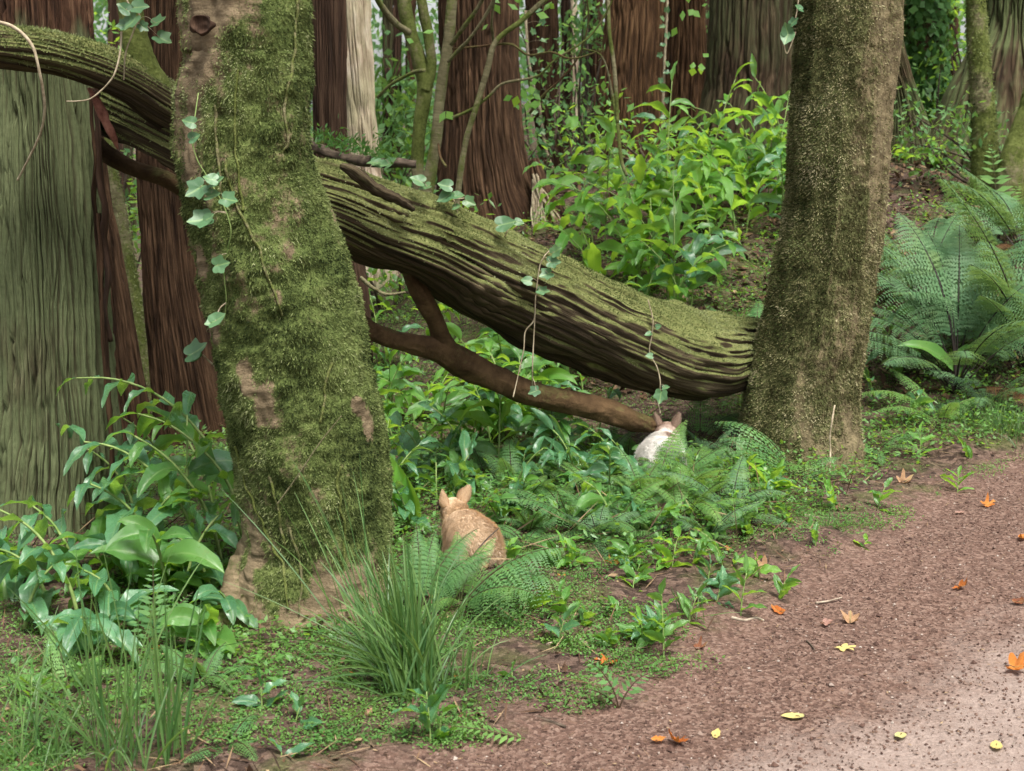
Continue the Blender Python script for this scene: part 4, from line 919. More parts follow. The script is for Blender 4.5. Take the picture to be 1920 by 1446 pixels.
def fern(label, base, fr, mat='fern', n=20, wm=.3, m=8, seed=0, name='fern', group=None, dead=0, **kw):
    r = thing(name, base, label, 'fern', group); g = np.random.RandomState(seed+900)
    fr = [(az+8*g.normal(), L*g.uniform(.85, 1.1), el+.1*g.normal(), cu*g.uniform(.75, 1.3)) for (az, L, el, cu) in fr]
    for i in range(dead):
        L = np.mean([f[1] for f in fr])*g.uniform(.5, .85)
        tag(put(frond(base, g.rand()*360, L, g.uniform(.2, .9), g.uniform(1.2, 2.2), n, wm*.8, m, seed*77+i, **kw).build('frond', M['fern_dead'], None, False), r), 'withered brown frond')
    for i, (az, L, el, curl) in enumerate(fr):
        put(frond(base, az, L, el, curl, n, wm, m, seed*31+i, **kw).build('frond', M[mat], None, False), r)
    return r
def fan(g, n, L, az0=0, az1=360, el=(.6, 1.3), curl=(.8, 1.6)):
    return [(az0+(az1-az0)*(i+.5*g.rand())/n, L*g.uniform(.75, 1.1), g.uniform(*el), g.uniform(*curl)) for i in range(n)]
gf = np.random.RandomState(77)
# big soft fern clump at the right
b = gnd(1790, 745)
fern('big soft fern clump with dark stalks beside the path on the right', b, [(170, .95, 1.15, 1.15), (160, .8, 1.25, 1.2), (150, .85, 1.3, 1.0), (120, .9, 1.35, .9), (95, 1.0, 1.4, .9), (80, 1.05, 1.4, .8), (60, 1.0, 1.3, .9), (40, 1.0, 1.2, .9), (20, 1.05, 1.1, .9), (5, .95, 1.0, .8), (185, .9, 1.0, 1.15), (200, .75, .95, 1.1), (330, .8, 1.1, 1.1), (300, .7, 1.2, 1.2), (250, .6, 1.2, 1.3), (220, .7, 1.1, 1.3), (30, .8, .8, .6), (110, 1.1, 1.45, .8), (140, 1.05, 1.4, 1.1)], 'fern_grey', 24, .30, 11, 1, dead=3, stip=.38, droop=.45, thick=.0035, pf=.8)
b = gnd(1920, 735)
fern('second soft fern clump cut by the right edge of the frame', b+np.array([.1, .2, 0]), fan(gf, 15, 1.1, 60, 250, (.9, 1.4), (.7, 1.2)), 'fern_grey', 24, .30, 11, 2, dead=1, stip=.38, droop=.45, thick=.0035, pf=.8)
b = gnd(1740, 560)
fern('soft fern clump higher up the slope behind the brown trunk', onx(1720, 8.3), fan(gf, 11, .85, 0, 360, (.8, 1.3), (.8, 1.4)), 'fern_grey', 22, .30, 10, 3, dead=1, stip=.3, thick=.003)
fern('soft fern thicket on the slope at the far right', onx(1900, 8.9), fan(gf, 12, .95, 0, 360, (.8, 1.3), (.8, 1.4)), 'fern_grey', 22, .30, 10, 4, dead=1, stip=.3, thick=.003)
fern('ladder-like fern frond standing before the slim mossy trunk', onx(1850, 9.4), [(100, .6, 1.5, .3), (30, .5, 1.2, .8), (170, .45, 1.1, .9)], 'fern_lime', 12, .3, 0, 5)
fern('fern with a drooping lit frond at the foot of the big clump', gnd(1765, 800), [(170, .5, .9, 1.3), (200, .4, .7, 1.2), (140, .45, 1.0, 1.2), (20, .35, .8, 1.2), (270, .35, .9, 1.3)], 'fern_lime', 20, .22, 6, 6)
fern('bluish fern sprig against the right root of the brown trunk', gnd(1640, 850), [(20, .3, .7, 1.0), (330, .28, .6, 1.0), (170, .25, .8, 1.1), (280, .25, .6, 1.1)], 'fern', 16, .28, 6, 7)
for i, (px, py, lab) in enumerate([(1850, 770, 'low ragged fern under the front of the big soft clump'), (1700, 690, 'small soft fern in the shade right of the brown trunk'), (1900, 700, 'ragged fern at the right edge beneath the soft clump')]):
    fern(lab, gnd(px, py), fan(gf, 8, .45, 0, 360, (.4, 1.1), (.7, 1.5)), 'fern_grey', 18, .28, 8, 60+i, dead=0, pf=.85)
# ferns left of brown trunk
fern('fern bowing left across the brown trunk\'s front root', gnd(1490, 905), [(172, .42, 1.25, 1.5), (185, .36, .9, 1.3), (160, .45, 1.2, 1.3), (20, .28, .7, 1.1), (205, .3, .7, 1.0), (355, .25, .5, .9)], 'fern', 16, .30, 6, 8, dead=2, droop=.9)
fern('lime fern lying right under the brown trunk\'s front', gnd(1400, 900), [(0, .40, .5, .8), (350, .36, .4, .9), (20, .34, .7, 1.0), (180, .3, .6, 1.0)], 'fern_lime', 18, .24, 6, 9, droop=.7)
fern('feathery upright fern below the hanging ivy stem', gnd(1040, 905), [(95, .46, 1.5, .25), (160, .3, 1.0, 1.0), (20, .3, .9, 1.0)], 'fern', 15, .34, 0, 10)
fern('fern standing in front of the log\'s low end', gnd(1312, 830), [(85, .36, 1.45, .5), (170, .3, .9, 1.1), (15, .32, .9, 1.1), (200, .28, .7, 1.0)], 'fern', 18, .30, 6, 11)
fern('fern hanging from behind the brown trunk over the log end', onx(1425, 6.75)+np.array([0, 0, .42]), [(178, .42, .55, 1.2), (195, .36, .3, 1.2), (165, .34, .8, 1.3)], 'fern', 18, .28, 7, 12)
fern('fern on the litter slope above the log\'s low end', onx(1410, 7.6), [(150, .42, 1.2, 1.2), (180, .4, .9, 1.1), (90, .45, 1.3, .9), (200, .34, .8, 1.1), (30, .35, 1.0, 1.2)], 'fern', 20, .28, 8, 13)
for i, (px, py, n, L, lab, mt) in enumerate([(1290, 905, 9, .36, 'tangled fern right of the white rabbit', 'fern'), (1230, 925, 8, .34, 'lime fern arching in front of the white rabbit', 'fern_lime'), (1130, 945, 8, .32, 'lime fern left of the white rabbit', 'fern_lime'), (1340, 935, 8, .34, 'bushy fern between white rabbit and brown trunk', 'fern'),
        (1060, 985, 7, .30, 'fern in the turf midway between both rabbits', 'fern'), (985, 960, 7, .26, 'small fern right of the tawny rabbit\'s back', 'fern'), (1150, 1020, 6, .25, 'grey-green fern on the verge below the lime fern', 'fern'), (1420, 830, 6, .3, 'fern behind the brown trunk\'s left root', 'fern')]):
    fern(lab, gnd(px, py), fan(gf, n, L, 0, 360, (.5, 1.2), (.7, 1.5)), mt, 17, .26, 6, 20+i, dead=1+i % 2)
# ferns in front of the tawny rabbit
b = gnd(850, 1165)
fern('dark-stalked fern drooping its big frond right beside the tawny rabbit', b, [(20, .50, 1.0, 1.25), (358, .46, .9, 1.4), (40, .40, .95, 1.3), (335, .34, .8, 1.3)], 'fern', 14, .40, 12, 40, droop=1.0, thick=.002, pf=.72)
fern('bright fern masking the tawny rabbit\'s lower back', gnd(790, 1150), [(75, .30, 1.2, .9), (110, .32, 1.25, 1.0), (50, .36, 1.1, 1.0), (150, .38, 1.1, 1.0), (170, .36, .9, 1.0), (30, .30, .9, 1.0), (20, .34, 1.15, .9), (95, .28, 1.3, .8), (260, .26, .9, 1.2)], 'fern', 16, .26, 10, 41, droop=.7, pf=.8)
fern('bright fern standing up right in front of the tawny rabbit\'s flank', gnd(862, 1140), [(100, .30, 1.35, .7), (60, .30, 1.2, 1.0), (130, .32, 1.25, .9), (30, .28, 1.1, 1.1), (160, .26, 1.1, 1.1), (250, .22, 1.0, 1.2)], 'fern_lime', 17, .30, 9, 51, droop=.6, pf=.78)
fern('fern with fine fronds rising right in front of the white rabbit', gnd(1268, 922), [(110, .28, 1.35, .9), (70, .30, 1.3, .9), (150, .26, 1.2, 1.1), (20, .28, 1.1, 1.1), (180, .24, 1.0, 1.2), (340, .24, 1.0, 1.2)], 'fern', 17, .26, 7, 52, droop=.5, pf=.85)
fern('thin compound-leaved fern at the path edge by the orange maple leaf', gnd(1160, 1335), [(150, .20, 1.35, 1.6), (40, .15, 1.2, 1.6), (190, .14, 1.0, 1.4)], 'fern', 7, .40, 0, 42)
fern('pale fallen fern frond lying on the bottom path edge', gnd(985, 1400)+np.array([0, 0, .012]), [(172, .22, .12, .2)], 'fern_lime', 13, .28, 0, 43, stip=.02)
fern('ladder-leaved fern in the left grass before the ginger', gnd(290, 1225), [(95, .30, 1.4, .6), (60, .24, 1.1, 1.0), (140, .24, 1.0, 1.1)], 'fern', 13, .26, 0, 44)
fern('fern sprawling in the turf at the mossy trunk\'s left foot', gnd(380, 1290), fan(gf, 6, .22, 0, 360, (.7, 1.2), (.8, 1.4)), 'fern', 16, .26, 7, 45)
fern('fern tuft low in the turf at lower left', gnd(130, 1300), fan(gf, 6, .22, 0, 360, (.7, 1.2), (.8, 1.4)), 'fern_lime', 16, .26, 7, 46)
fern('small fern in front of the two seedlings near the bottom', gnd(430, 1400), fan(gf, 5, .18, 0, 360, (.3, .9), (.6, 1.2)), 'fern', 14, .26, 5, 47)
# small leafy fill between the rabbits, the brown trunk and the path
VB_ = [(860, 960, 'the tawny rabbit'), (1232, 850, 'the white rabbit'), (1480, 860, 'the brown trunk\'s front root'), (1245, 1120, 'the tallest seedling'), (1385, 1090, 'the two-stemmed seedling'), (1040, 820, 'the feathery upright fern'), (1232, 965, 'the dark dead leaf'),
       (950, 1060, 'the dark drooping frond'), (1152, 1063, 'the orange turf leaf'), (1566, 930, 'the bright seedling by the brown trunk'), (1430, 930, 'the wide-leaved seedling'), (1065, 1140, 'the glossy dark seedling'), (1320, 1000, 'the verge centre'), (1130, 920, 'the lime fern')]
for i in range(26):
    px = g0.uniform(930, 1520); py = g0.uniform(875, 1075)
    if pathd(*gnd(px, py)[:2]) > -.12: px -= 190
    b = gnd(px, py); h = g0.uniform(.07, .2); az = g0.rand()*360; a, l = words(h, .15, az, g0, None)
    ginger('broadleaf_plant', near_label(f"{'larger' if h > .14 else 'small'} {g0.choice(['leafy', 'green', 'bushy'])} plant {l}", px, py-40, VB_), b, h, az, g0.uniform(.4, 1.2), int(g0.randint(6, 11)), g0.uniform(.07, .14), g0.uniform(.028, .05), ['ginger', 'ginger_blue', 'ginger', 'ginger_lime'][i % 4], 1500+i, 'small leafy plants on the verge', .1, (.5, 1.6), .2, 'plant', .003)
for i in range(22):
    px = g0.uniform(900, 1480); py = g0.uniform(1040, 1230)
    while pathd(*gnd(px, py)[:2]) > -.04: px -= 40
    b = gnd(px, py); h = g0.uniform(.05, .12); az = g0.rand()*360; a, l = words(h, .15, az, g0, None)
    ginger('seedling', near_label(f"{g0.choice(['slender', 'small', 'young', 'leafy'])} seedling {l}", px, py-25, VB_), b, h, az, g0.uniform(.3, 1.0), int(g0.randint(5, 8)), g0.uniform(.06, .10), g0.uniform(.02, .036), ['ginger', 'ginger_blue', 'ginger_lime'][i % 3], 1900+i, 'seedlings on the verge', .1, (.3, 1.2), .25, 'seedling', .003)
for i in range(26):
    px = g0.uniform(900, 1420); py = g0.uniform(850, 1030); b = gnd(px, py)
    fern(near_label(g0.choice(['small fern', 'feathery fern', 'low fern']), px, py-50, VB_), b, fan(gf, int(g0.randint(4, 8)), g0.uniform(.2, .36), 0, 360, (.6, 1.35), (.7, 1.6)), ['fern', 'fern_grey', 'fern', 'fern_lime'][i % 4], 17, .26, 7, 80+i, group='small ferns on the verge')
for i in range(11):
    px = g0.uniform(-20, 440); py = g0.uniform(1090, 1240); b = gnd(px, py); h = g0.uniform(.12, .3); az = g0.choice([170, 200, 20, 250, 120])+g0.normal()*15; a, l = words(h, .24, az, g0, None)
    ginger('ginger_plant', near_label(f'{a} ginger {l}', px, py-60, [(60, 1110, 'the grey-green cedar\'s foot'), (420, 1150, 'the mossy trunk\'s left root'), (290, 1180, 'the ladder-leaved fern'), (20, 1010, 'the left edge stem'), (200, 1060, 'the left thicket\'s middle'), (230, 1300, 'the loose sedge'), (340, 1080, 'the foot of the red trunks')]), b, h, az, g0.uniform(.5, 1.3), int(g0.randint(7, 11)), g0.uniform(.15, .23), g0.uniform(.05, .075), ['ginger_blue', 'ginger', 'ginger_blue'][i % 3], 1700+i, 'big ginger plants on the left', sag=(.8, 2.0))
# ------------------------------------------------------------------ grasses
def grass(label, base, n, L, spread, az0, azs, tilt, seed, W=.005, sag=(.4, 1.3), name='grass_tuft'):
    g = np.random.RandomState(seed); r = thing(name, base, label, 'grass tuft'); q = Acc()
    for i in range(n):
        az = math.radians(az0+azs*g.normal()); tl = abs(g.normal())*tilt+.04
        d = np.array([math.cos(az)*math.sin(tl), math.sin(az)*math.sin(tl), math.cos(tl)]); P = base+np.array([g.normal()*spread, g.normal()*spread, -.01]); P[2] = float(H(P[0], P[1]))-.01
        N = nrm(np.array([-d[0], -1.0, .3])+.8*g.normal(size=3))
        blade(q, P, d, N, L*g.uniform(.45, 1.15), W*g.uniform(.6, 1.3), g.uniform(*sag), .35, 0, float(g.rand()), 0, .45)
    put(q.build('blades', M['grass']), r); return r
grass('dense dark green grass tuft in front of the mossy trunk', gnd(775, 1310), 250, .41, .040, 128, 60, .44, 1, .0062)
grass('tall loose sedge clump at the lower left', gnd(225, 1445), 62, .50, .05, 100, 80, .34, 2, .0048, (.2, 1.2))
grass('fine arching grass clump at the bottom-left corner', gnd(60, 1440), 95, .34, .07, 60, 90, .7, 3, .0034, (.8, 1.8))
grass('stiff sedge blades right of the loose clump', gnd(318, 1440), 20, .42, .03, 95, 50, .16, 4, .007, (.1, .6))
grass('long thin grass stalks crossing the mossy trunk', gnd(700, 1240), 22, .62, .03, 150, 35, .55, 5, .0035, (.3, 1.2))
grass('soft grass cushion at the right beside the path', gnd(1880, 810), 420, .16, .10, 90, 100, .5, 6, .0035, (.4, 1.4))
grass('small grass wisps beside the curved pale twig', gnd(1290, 1170), 26, .14, .03, 60, 80, .5, 7, .003, (.6, 1.4))
grass('grass wisps right of the dark grass tuft', gnd(870, 1300), 40, .22, .04, 40, 60, .6, 8, .004, (.6, 1.6))
grass('short grass fringe at the gravel edge below the brown trunk', gnd(1560, 995), 60, .09, .03, 60, 100, .6, 9, .003, (.6, 1.4))
# ------------------------------------------------------------------ ground cover and litter (uncountable)
def cover():
    n = 120000; y = 2.75+6.5*R.rand(n)**1.5; x = (R.rand(n)*2-1)*y*.52
    d = pathd(x, y); den = fbm(x*2.6, y*2.6, 0, 4, 90)
    left = sst(.3, -.6, x-np.interp(y, PEY, PEX)+.40)
    k = R.rand(n) < sst(-.02+.0*d, .25, den+.06+.50*left)*sst(.06, -.06, d+.15*fbm(x*5, y*5, 2, 2, 8)); x, y = x[k], y[k]; n = len(x); m = 6
    P0 = np.stack([x, y, H(x, y)+.008], 1); P = np.repeat(P0, m, 0)+R.normal(size=(n*m, 3))*np.array([.014, .014, .006]); P[:, 2] = np.maximum(P[:, 2], np.repeat(P0[:, 2], m)-.002)+R.rand(n*m)**2*.02
    A = nrm(rdir(n*m)*np.array([1, 1, .5])+np.array([0, 0, .25])); B = nrm(np.cross(A, rdir(n*m)*.5+np.array([0, 0, 1.])))
    c = np.clip(np.repeat(.5+.6*fbm(x*6, y*6, 1, 2, 12), m)+R.normal(size=n*m)*.2, 0, 1)
    q = Acc(); q.add(*cards(P, A, B, .006+.009*R.rand(n*m), .004+.004*R.rand(n*m), c))
    tag(q.build('ground_cover', M['cover'], None, False), 'low moss-like green ground cover creeping over the verge', 'ground cover', None, 'stuff')
    # taller small-leaved herbs
    n = 15000; y = 3.2+6.8*R.rand(n)**1.1; x = (R.rand(n)*2-1)*y*.5; d = pathd(x, y); den = fbm(x*2, y*2, 5, 3, 91)
    k = (R.rand(n) < sst(-.25, .15, den)) & (d < -.16) & ~((y < 4.6) & (x > -1.2) & (d > -.55)); x, y = x[k], y[k]; n = len(x); m = 7
    P0 = np.stack([x, y, H(x, y)+.03+.09*R.rand(n)*sst(3.5, 6, y)], 1); P = np.repeat(P0, m, 0)+R.normal(size=(n*m, 3))*np.array([.03, .03, .02])
    A = nrm(rdir(n*m)*np.array([1, 1, .4])); B = nrm(np.cross(A, rdir(n*m)*.5+np.array([0, 0, 1.])))
    q = Acc(); q.add(*cards(P, A, B, .012+.026*R.rand(n*m), .007+.013*R.rand(n*m), R.rand(n*m)))
    tag(q.build('herb_layer', M['ginger'], None, False), 'mixed small green herbs carpeting the forest floor', 'herbs', None, 'stuff')
    n = 24000; y = 3.0+9*R.rand(n)**1.5; x = (R.rand(n)*2-1)*y*.55; d = pathd(x, y); k = d < .02-.1*R.rand(n); x, y = x[k], y[k]; n = len(x)
    P = np.stack([x, y, H(x, y)+.012+.012*R.rand(n)], 1); A = nrm(rdir(n)*np.array([1, 1, .35])); B = nrm(np.cross(A, rdir(n)*.45+np.array([0, 0, 1.])))
    sc = np.where(R.rand(n) < .08, .8, .33)
    q = Acc(); q.add(*cards(P, A, B, (.022+.035*R.rand(n))*sc, (.014+.018*R.rand(n))*sc, R.rand(n)**1.4))
    n = 9000; y = 3.0+9*R.rand(n)**1.4; x = (R.rand(n)*2-1)*y*.55; d = pathd(x, y); k = d < .05; x, y = x[k], y[k]; n = len(x)     # needles and slivers
    P = np.stack([x, y, H(x, y)+.014+.01*R.rand(n)], 1); A = nrm(rdir(n)*np.array([1, 1, .2])); B = nrm(np.cross(A, np.array([0, 0, 1.])))
    q.add(*cards(P, A, B, .05+.1*R.rand(n), .003+.003*R.rand(n), R.rand(n)))
    n = 3200; y = 4.6+3.4*R.rand(n); x = (R.rand(n)*1.6-1)*y*.42; k = pathd(x, y) < -.15; x, y = x[k], y[k]; n = len(x)      # dead stalks among the plants
    P = np.stack([x, y, H(x, y)+.01+.08*R.rand(n)**2], 1); A = nrm(rdir(n)*np.array([1, 1, .55])+np.array([0, 0, .2])); B = nrm(np.cross(A, rdir(n)))
    q.add(*cards(P, A, B, .06+.16*R.rand(n), .0025+.003*R.rand(n), R.rand(n)))
    n = 9000; y = 7.2+5*R.rand(n); x = y*(.0+.45*R.rand(n)); P = np.stack([x, y, H(x, y)+.012+.02*R.rand(n)], 1); A = nrm(rdir(n)*np.array([1, 1, .5])); B = nrm(np.cross(A, rdir(n)*.5+np.array([0, 0, 1.])))
    q.add(*cards(P, A, B, .03+.06*R.rand(n), .015+.03*R.rand(n), R.rand(n)**1.1))
    n = 2600; y = 2.8+4.2*R.rand(n)**1.5; x = np.interp(y, PEY, PEX)+2.6*R.rand(n)**1.6      # needles and crumbs blown onto the path
    P = np.stack([x, y, H(x, y)+.007], 1); A = nrm(rdir(n)*np.array([1, 1, .08])); B = nrm(np.cross(A, np.array([0, 0, 1.])))
    nd = R.rand(n) < .6; q.add(*cards(P, A, B, np.where(nd, .015+.03*R.rand(n), .006+.012*R.rand(n)), np.where(nd, .0015, .006), R.rand(n)**.8))
    tag(q.build('leaf_litter', M['litter'], None, False), 'brown dead leaves and slivers littering the forest floor', 'leaf litter', None, 'stuff')
cover()
# ------------------------------------------------------------------ shrubs and far forest
def shrub(label, px, D, z0, rad, n, mat, leaf, seed):
    g = np.random.RandomState(seed); b = onx(px, D); r = thing('shrub', b, label, 'shrub'); k = max(6, n//45)
    cc = b+np.array([0, 0, z0])+g.normal(size=(k, 3))*np.array(rad)*.6; cc[:, 2] = np.maximum(cc[:, 2], b[2]+.15)
    P = cc[g.randint(0, k, n)]+g.normal(size=(n, 3))*.13; P[:, 2] = np.maximum(P[:, 2], b[2]+.03)
    A = rdir(n, g); A[:, 2] -= .3; A = nrm(A); B = nrm(np.cross(A, rdir(n, g)*.6+np.array([0, 0, 1.])))
    q = Acc(); q.add(*cards(P, A, B, leaf*(.6+.8*g.rand(n)), leaf*.5*(.6+.8*g.rand(n)), g.rand(n))); put(q.build('foliage', M[mat], None, False), r)
    q = Acc()
    for c in cc[:10]:
        V, F, UV, T = tube([[*b, .015], [*((b+c)/2+g.normal(size=3)*.08), .010], [*c, .004]], 5, 10); q.add(V, F, UV)
    put(q.build('stem', M['dark_twig']), r)
for i, a in enumerate([('shrub with fine leaves in the gap between the red trunks', 232, 11, .9, (.45, .5, .8), 900, 'ginger', .07), ('pale shrub seen through the gap above the broken log', 205, 13, 2.2, (.5, .6, .7), 900, 'ginger_lime', .07),
        ('leafy shrub in the gap left of the tree fern', 715, 12.5, .5, (.5, .5, .5), 700, 'ginger', .08), ('drooping bluish shrub between tree fern and sapling', 772, 12.5, .7, (.25, .5, .6), 800, 'fern', .12),
        ('dark shrub at the left foot of the slender red trunk', 1010, 11.5, .45, (.4, .4, .45), 500, 'far', .06), ('fine-leaved shrub between slender red trunk and orange trunk', 1085, 12, .7, (.35, .5, .6), 500, 'far', .06),
        ('tall wispy shrub filling the gap right of the slender red trunk', 1090, 15, 1.5, (.5, .6, .9), 700, 'far', .09), ('low shrub where the orange trunks meet the bank', 1240, 11.3, .25, (.5, .3, .25), 600, 'ginger_lime', .07),
        ('shrub between the rooty stump and ivy-clad trunk', 1725, 13.0, .4, (.25, .3, .4), 400, 'ginger', .07), ('bright shrub in the gap right of the ivy-clad trunk', 1790, 15, 1.3, (.35, .5, .9), 900, 'ginger_lime', .09),
        ('low shrub under the pale trunk behind the log', 720, 9.3, .25, (.5, .4, .25), 800, 'ginger', .06), ('dark low shrub at the broad redwood\'s left foot', 830, 9.6, .25, (.3, .3, .25), 500, 'ginger', .06),
        ('shrub at the foot of the slope behind the fern clump', 1830, 10.6, .3, (.7, .5, .25), 900, 'fern', .06)]):
    shrub(*a, 60+i)
def far_forest():
    g = np.random.RandomState(50); q = Acc(); k = 620
    D = g.uniform(17, 48, k); px = g.uniform(-250, 2170, k); x = (px-960)/FPX*D; z = H(x, D)+g.uniform(0, 1, k)**1.2*(2.5+D*.20)
    n = 95; P = np.repeat(np.stack([x, D, z], 1), n, 0)+g.normal(size=(k*n, 3))*np.repeat(np.stack([.018*D+.25, .018*D+.25, .014*D+.2], 1), n, 0)
    m = len(P); A = rdir(m, g); A[:, 2] -= .5; A = nrm(A); B = nrm(np.cross(A, rdir(m, g))); s = np.repeat(.006*D+.02, n)
    q.add(*cards(P, A, B, s*(.6+.9*g.rand(m)), s*.5*(.6+.9*g.rand(m)), np.clip(np.repeat(g.rand(k), n)*.7+.3*g.rand(m), 0, 1)))
    tag(q.build('distant_forest', M['far'], None, False), 'hazy green mass of distant forest leaves between the trunks', 'forest', None, 'stuff')
far_forest()
for i, (px, D, w, mt, lab) in enumerate([(1118, 17, 26, 'red_cedar', 'dark far trunk just left of the ridged orange trunk'), (1062, 16, 20, 'dark_cedar', 'near-black far trunk hugging the slender red trunk\'s right side'), (1745, 18, 40, 'dark_cedar', 'dark far trunk behind the ivy-clad trunk'), (215, 16, 26, 'dark_cedar', 'dark far trunk behind the leaning mossy stem'), (745, 18, 16, 'dark_cedar', 'thin dark far trunk left of the sapling stems'), (770, 24, 20, 'red_cedar', 'thin far red trunk between the tree fern and the sapling'), (1073, 20, 22, 'pale_bark', 'pale far trunk right of the slender red trunk'), (1098, 26, 16, 'grey_cedar', 'thin far grey trunk left of the orange trunk'), (238, 22, 18, 'grey_cedar', 'thin far trunk in the gap right of the cedar'),
        (1785, 22, 26, 'red_cedar', 'far red trunk in the gap beside the ivy-clad trunk'), (728, 21, 22, 'grey_cedar', 'far grey trunk behind the tree fern'), (1030, 30, 18, 'dark_cedar', 'far dark trunk behind the slender red trunk'), (1320, 25, 30, 'dark_cedar', 'far dark trunk left of the grey-brown trunk')]):
    tree('distant_tree', [(-20, px-w*.45, px+w*.45), (200, px-w*.5, px+w*.5)], D, M[mt], lab, d_cedar(.03, 4, .1, .4, i), 40, 50, 13, 0, zv=6)
# ------------------------------------------------------------------ rabbits
def rotx(a): c, s = math.cos(a), math.sin(a); return np.array([[1, 0, 0], [0, c, -s], [0, s, c]])
def roty(a): c, s = math.cos(a), math.sin(a); return np.array([[c, 0, s], [0, 1, 0], [-s, 0, c]])
def rotz(a): c, s = math.cos(a), math.sin(a); return np.array([[c, -s, 0], [s, c, 0], [0, 0, 1]])
def fur_mat(name, stops):
    return ramp_rnd(name, stops, .9, True, .12, .15, .15)
def rabbit(label, base, yaw, S, col, ears, stops, eye):
    """faces +Y in its own frame (away from the camera at yaw 0)"""
    r = thing('rabbit', base, label, 'rabbit'); Rz = rotz(yaw)
    balls = [((0, -.01, .092), (.096, .10, .092), rotx(.25)), ((0, .05, .108), (.082, .092, .082), rotx(.3)), ((0, .105, .112), (.064, .065, .066), None), ((0, .14, .140), (.050, .05, .050), rotx(-.5)), ((0, .162, .164), (.050, .054, .044), rotx(.2)), ((0, .212, .150), (.032, .040, .029), rotx(.5)),
             ((.062, -.01, .062), (.040, .075, .062), None), ((-.062, -.01, .062), (.040, .075, .062), None), ((.058, .03, .014), (.020, .07, .016), None), ((-.058, .03, .014), (.020, .07, .016), None),
             ((.03, .15, .06), (.016, .018, .06), rotx(-.1)), ((-.03, .15, .06), (.016, .018, .06), rotx(-.1)), ((.03, .165, .010), (.014, .026, .011), None), ((-.03, .165, .010), (.014, .026, .011), None)]
    Vs, Fs, n = [], [], 0
    for c, rr, ro in balls:
        V, F = ellip(c, rr, ro); Vs.append(V); Fs.append(F+n); n += len(V)
    tmp = mk('body', np.concatenate(Vs)*S, np.concatenate(Fs), None)
    md = tmp.modifiers.new('r', 'REMESH'); md.mode = 'VOXEL'; md.voxel_size = .0048; md.use_smooth_shade = True
    ms = tmp.modifiers.new('s', 'SMOOTH'); ms.iterations = 7; ms.factor = .6
    dg = bpy.context.evaluated_depsgraph_get(); me = bpy.data.meshes.new_from_object(tmp.evaluated_get(dg))
    bpy.data.objects.remove(tmp)
    n = len(me.vertices); c = np.empty(n*3); me.vertices.foreach_get('co', c); V = c.reshape(-1, 3)
    F = np.array([list(p.vertices) if len(p.vertices) == 4 else list(p.vertices)+[p.vertices[-1]] for p in me.polygons])
    L = V/S
    def tone(L): return np.clip(col(L), 0, 1)
    W = V @ Rz.T+np.array(base)
    ok = np.array([len(set(f)) == 4 for f in F])
    mt = fur_mat('rabbit_fur', stops)
    put(mk('body', W, F[ok], mt, None, None, {'rnd': tone(L)}), r)
    g = np.random.RandomState(6); P, N, f = scatter(V, F[ok], 60000, None, g); k = len(P)
    A = nrm(N*.30+np.array([0, -.75, -.25])+.28*rdir(k, g)); B = nrm(np.cross(A, N)+.2*rdir(k, g)); ln = np.where((P/S)[:, 1] > .12, .010, .020)*(.6+.8*g.rand(k))
    q = Acc(); q.add(*cards((P-N*.001) @ Rz.T+np.array(base), A @ Rz.T, B @ Rz.T, ln, .0017, np.clip(tone(P/S)+.10*g.normal(size=k), 0, 1), .3))
    o = put(q.build('fur', mt, None, False), r); o['kind'] = 'stuff'
    # ears
    for (x0, tilt, yw, ln, wd, tn) in ears:
        nv, nu = 16, 13; t = np.linspace(0, 1, nv)[:, None]; u = np.linspace(-1, 1, nu)[None]
        w = wd*np.sqrt(np.clip(1-t**1.7, 0, 1))*(.78+.22*np.sin(PI*np.clip(t*1.3, 0, 1))); w = np.maximum(w, .0015)
        Xe = w*u*(1-.25*u**2); Ye = w*.75*(u**2)+.015*t*0; Ze = ln*t+0*u
        E = np.stack([Xe, Ye, Ze], -1).reshape(-1, 3)*S        # hollow side towards +Y
        En = np.stack([Xe*.96, Ye+.0022, Ze-.0006], -1).reshape(-1, 3)*S
        i = np.arange(nv-1)[:, None]*nu+np.arange(nu-1)[None]; Fe = np.stack([i, i+1, i+nu+1, i+nu], -1).reshape(-1, 4); m = nv*nu
        edge = []
        for j in range(nv-1): edge += [[j*nu, (j+1)*nu, (j+1)*nu+m, j*nu+m], [j*nu+nu-1, j*nu+nu-1+m, (j+1)*nu+nu-1+m, (j+1)*nu+nu-1]]
        for j in range(nu-1): edge += [[(nv-1)*nu+j, (nv-1)*nu+j+m, (nv-1)*nu+j+1+m, (nv-1)*nu+j+1]]
        Rm = rotz(yaw) @ roty(tilt) @ rotx(.12) @ rotz(yw)
        hd = (np.array([x0, .145, .194])*S) @ Rz.T
        VV = np.concatenate([E, En]) @ Rm.T+hd+np.array(base)
        rim = np.concatenate([np.repeat(t, nu, 1).ravel()*.12+.22*np.abs(np.repeat(u, nv, 0).ravel())**4]*2)
        put(mk('ear', VV, np.concatenate([Fe, Fe+m, np.array(edge)]), mt, None, None, {'rnd': np.clip(tn-rim, 0, 1)}), r)
        P, N, f = scatter(VV, Fe, 1400, None, g); kk = len(P); A = nrm((hd*0+np.array([0, 0, 1.]))[None]+.5*rdir(kk, g)+N*.2); 
        q = Acc(); q.add(*cards(P, A, nrm(np.cross(A, N)), .006, .0013, np.clip(tn+.1*g.normal(size=kk), 0, 1))); o = put(q.build('ear_fur', mt, None, False), r); o['kind'] = 'stuff'
    for s in (-1, 1):
        V, F = ellip((s*.046*S, .180*S, .172*S), (.007*S, .009*S, .009*S), None, 10); put(mk('eye', V @ Rz.T+np.array(base), F, M['eye']), r)
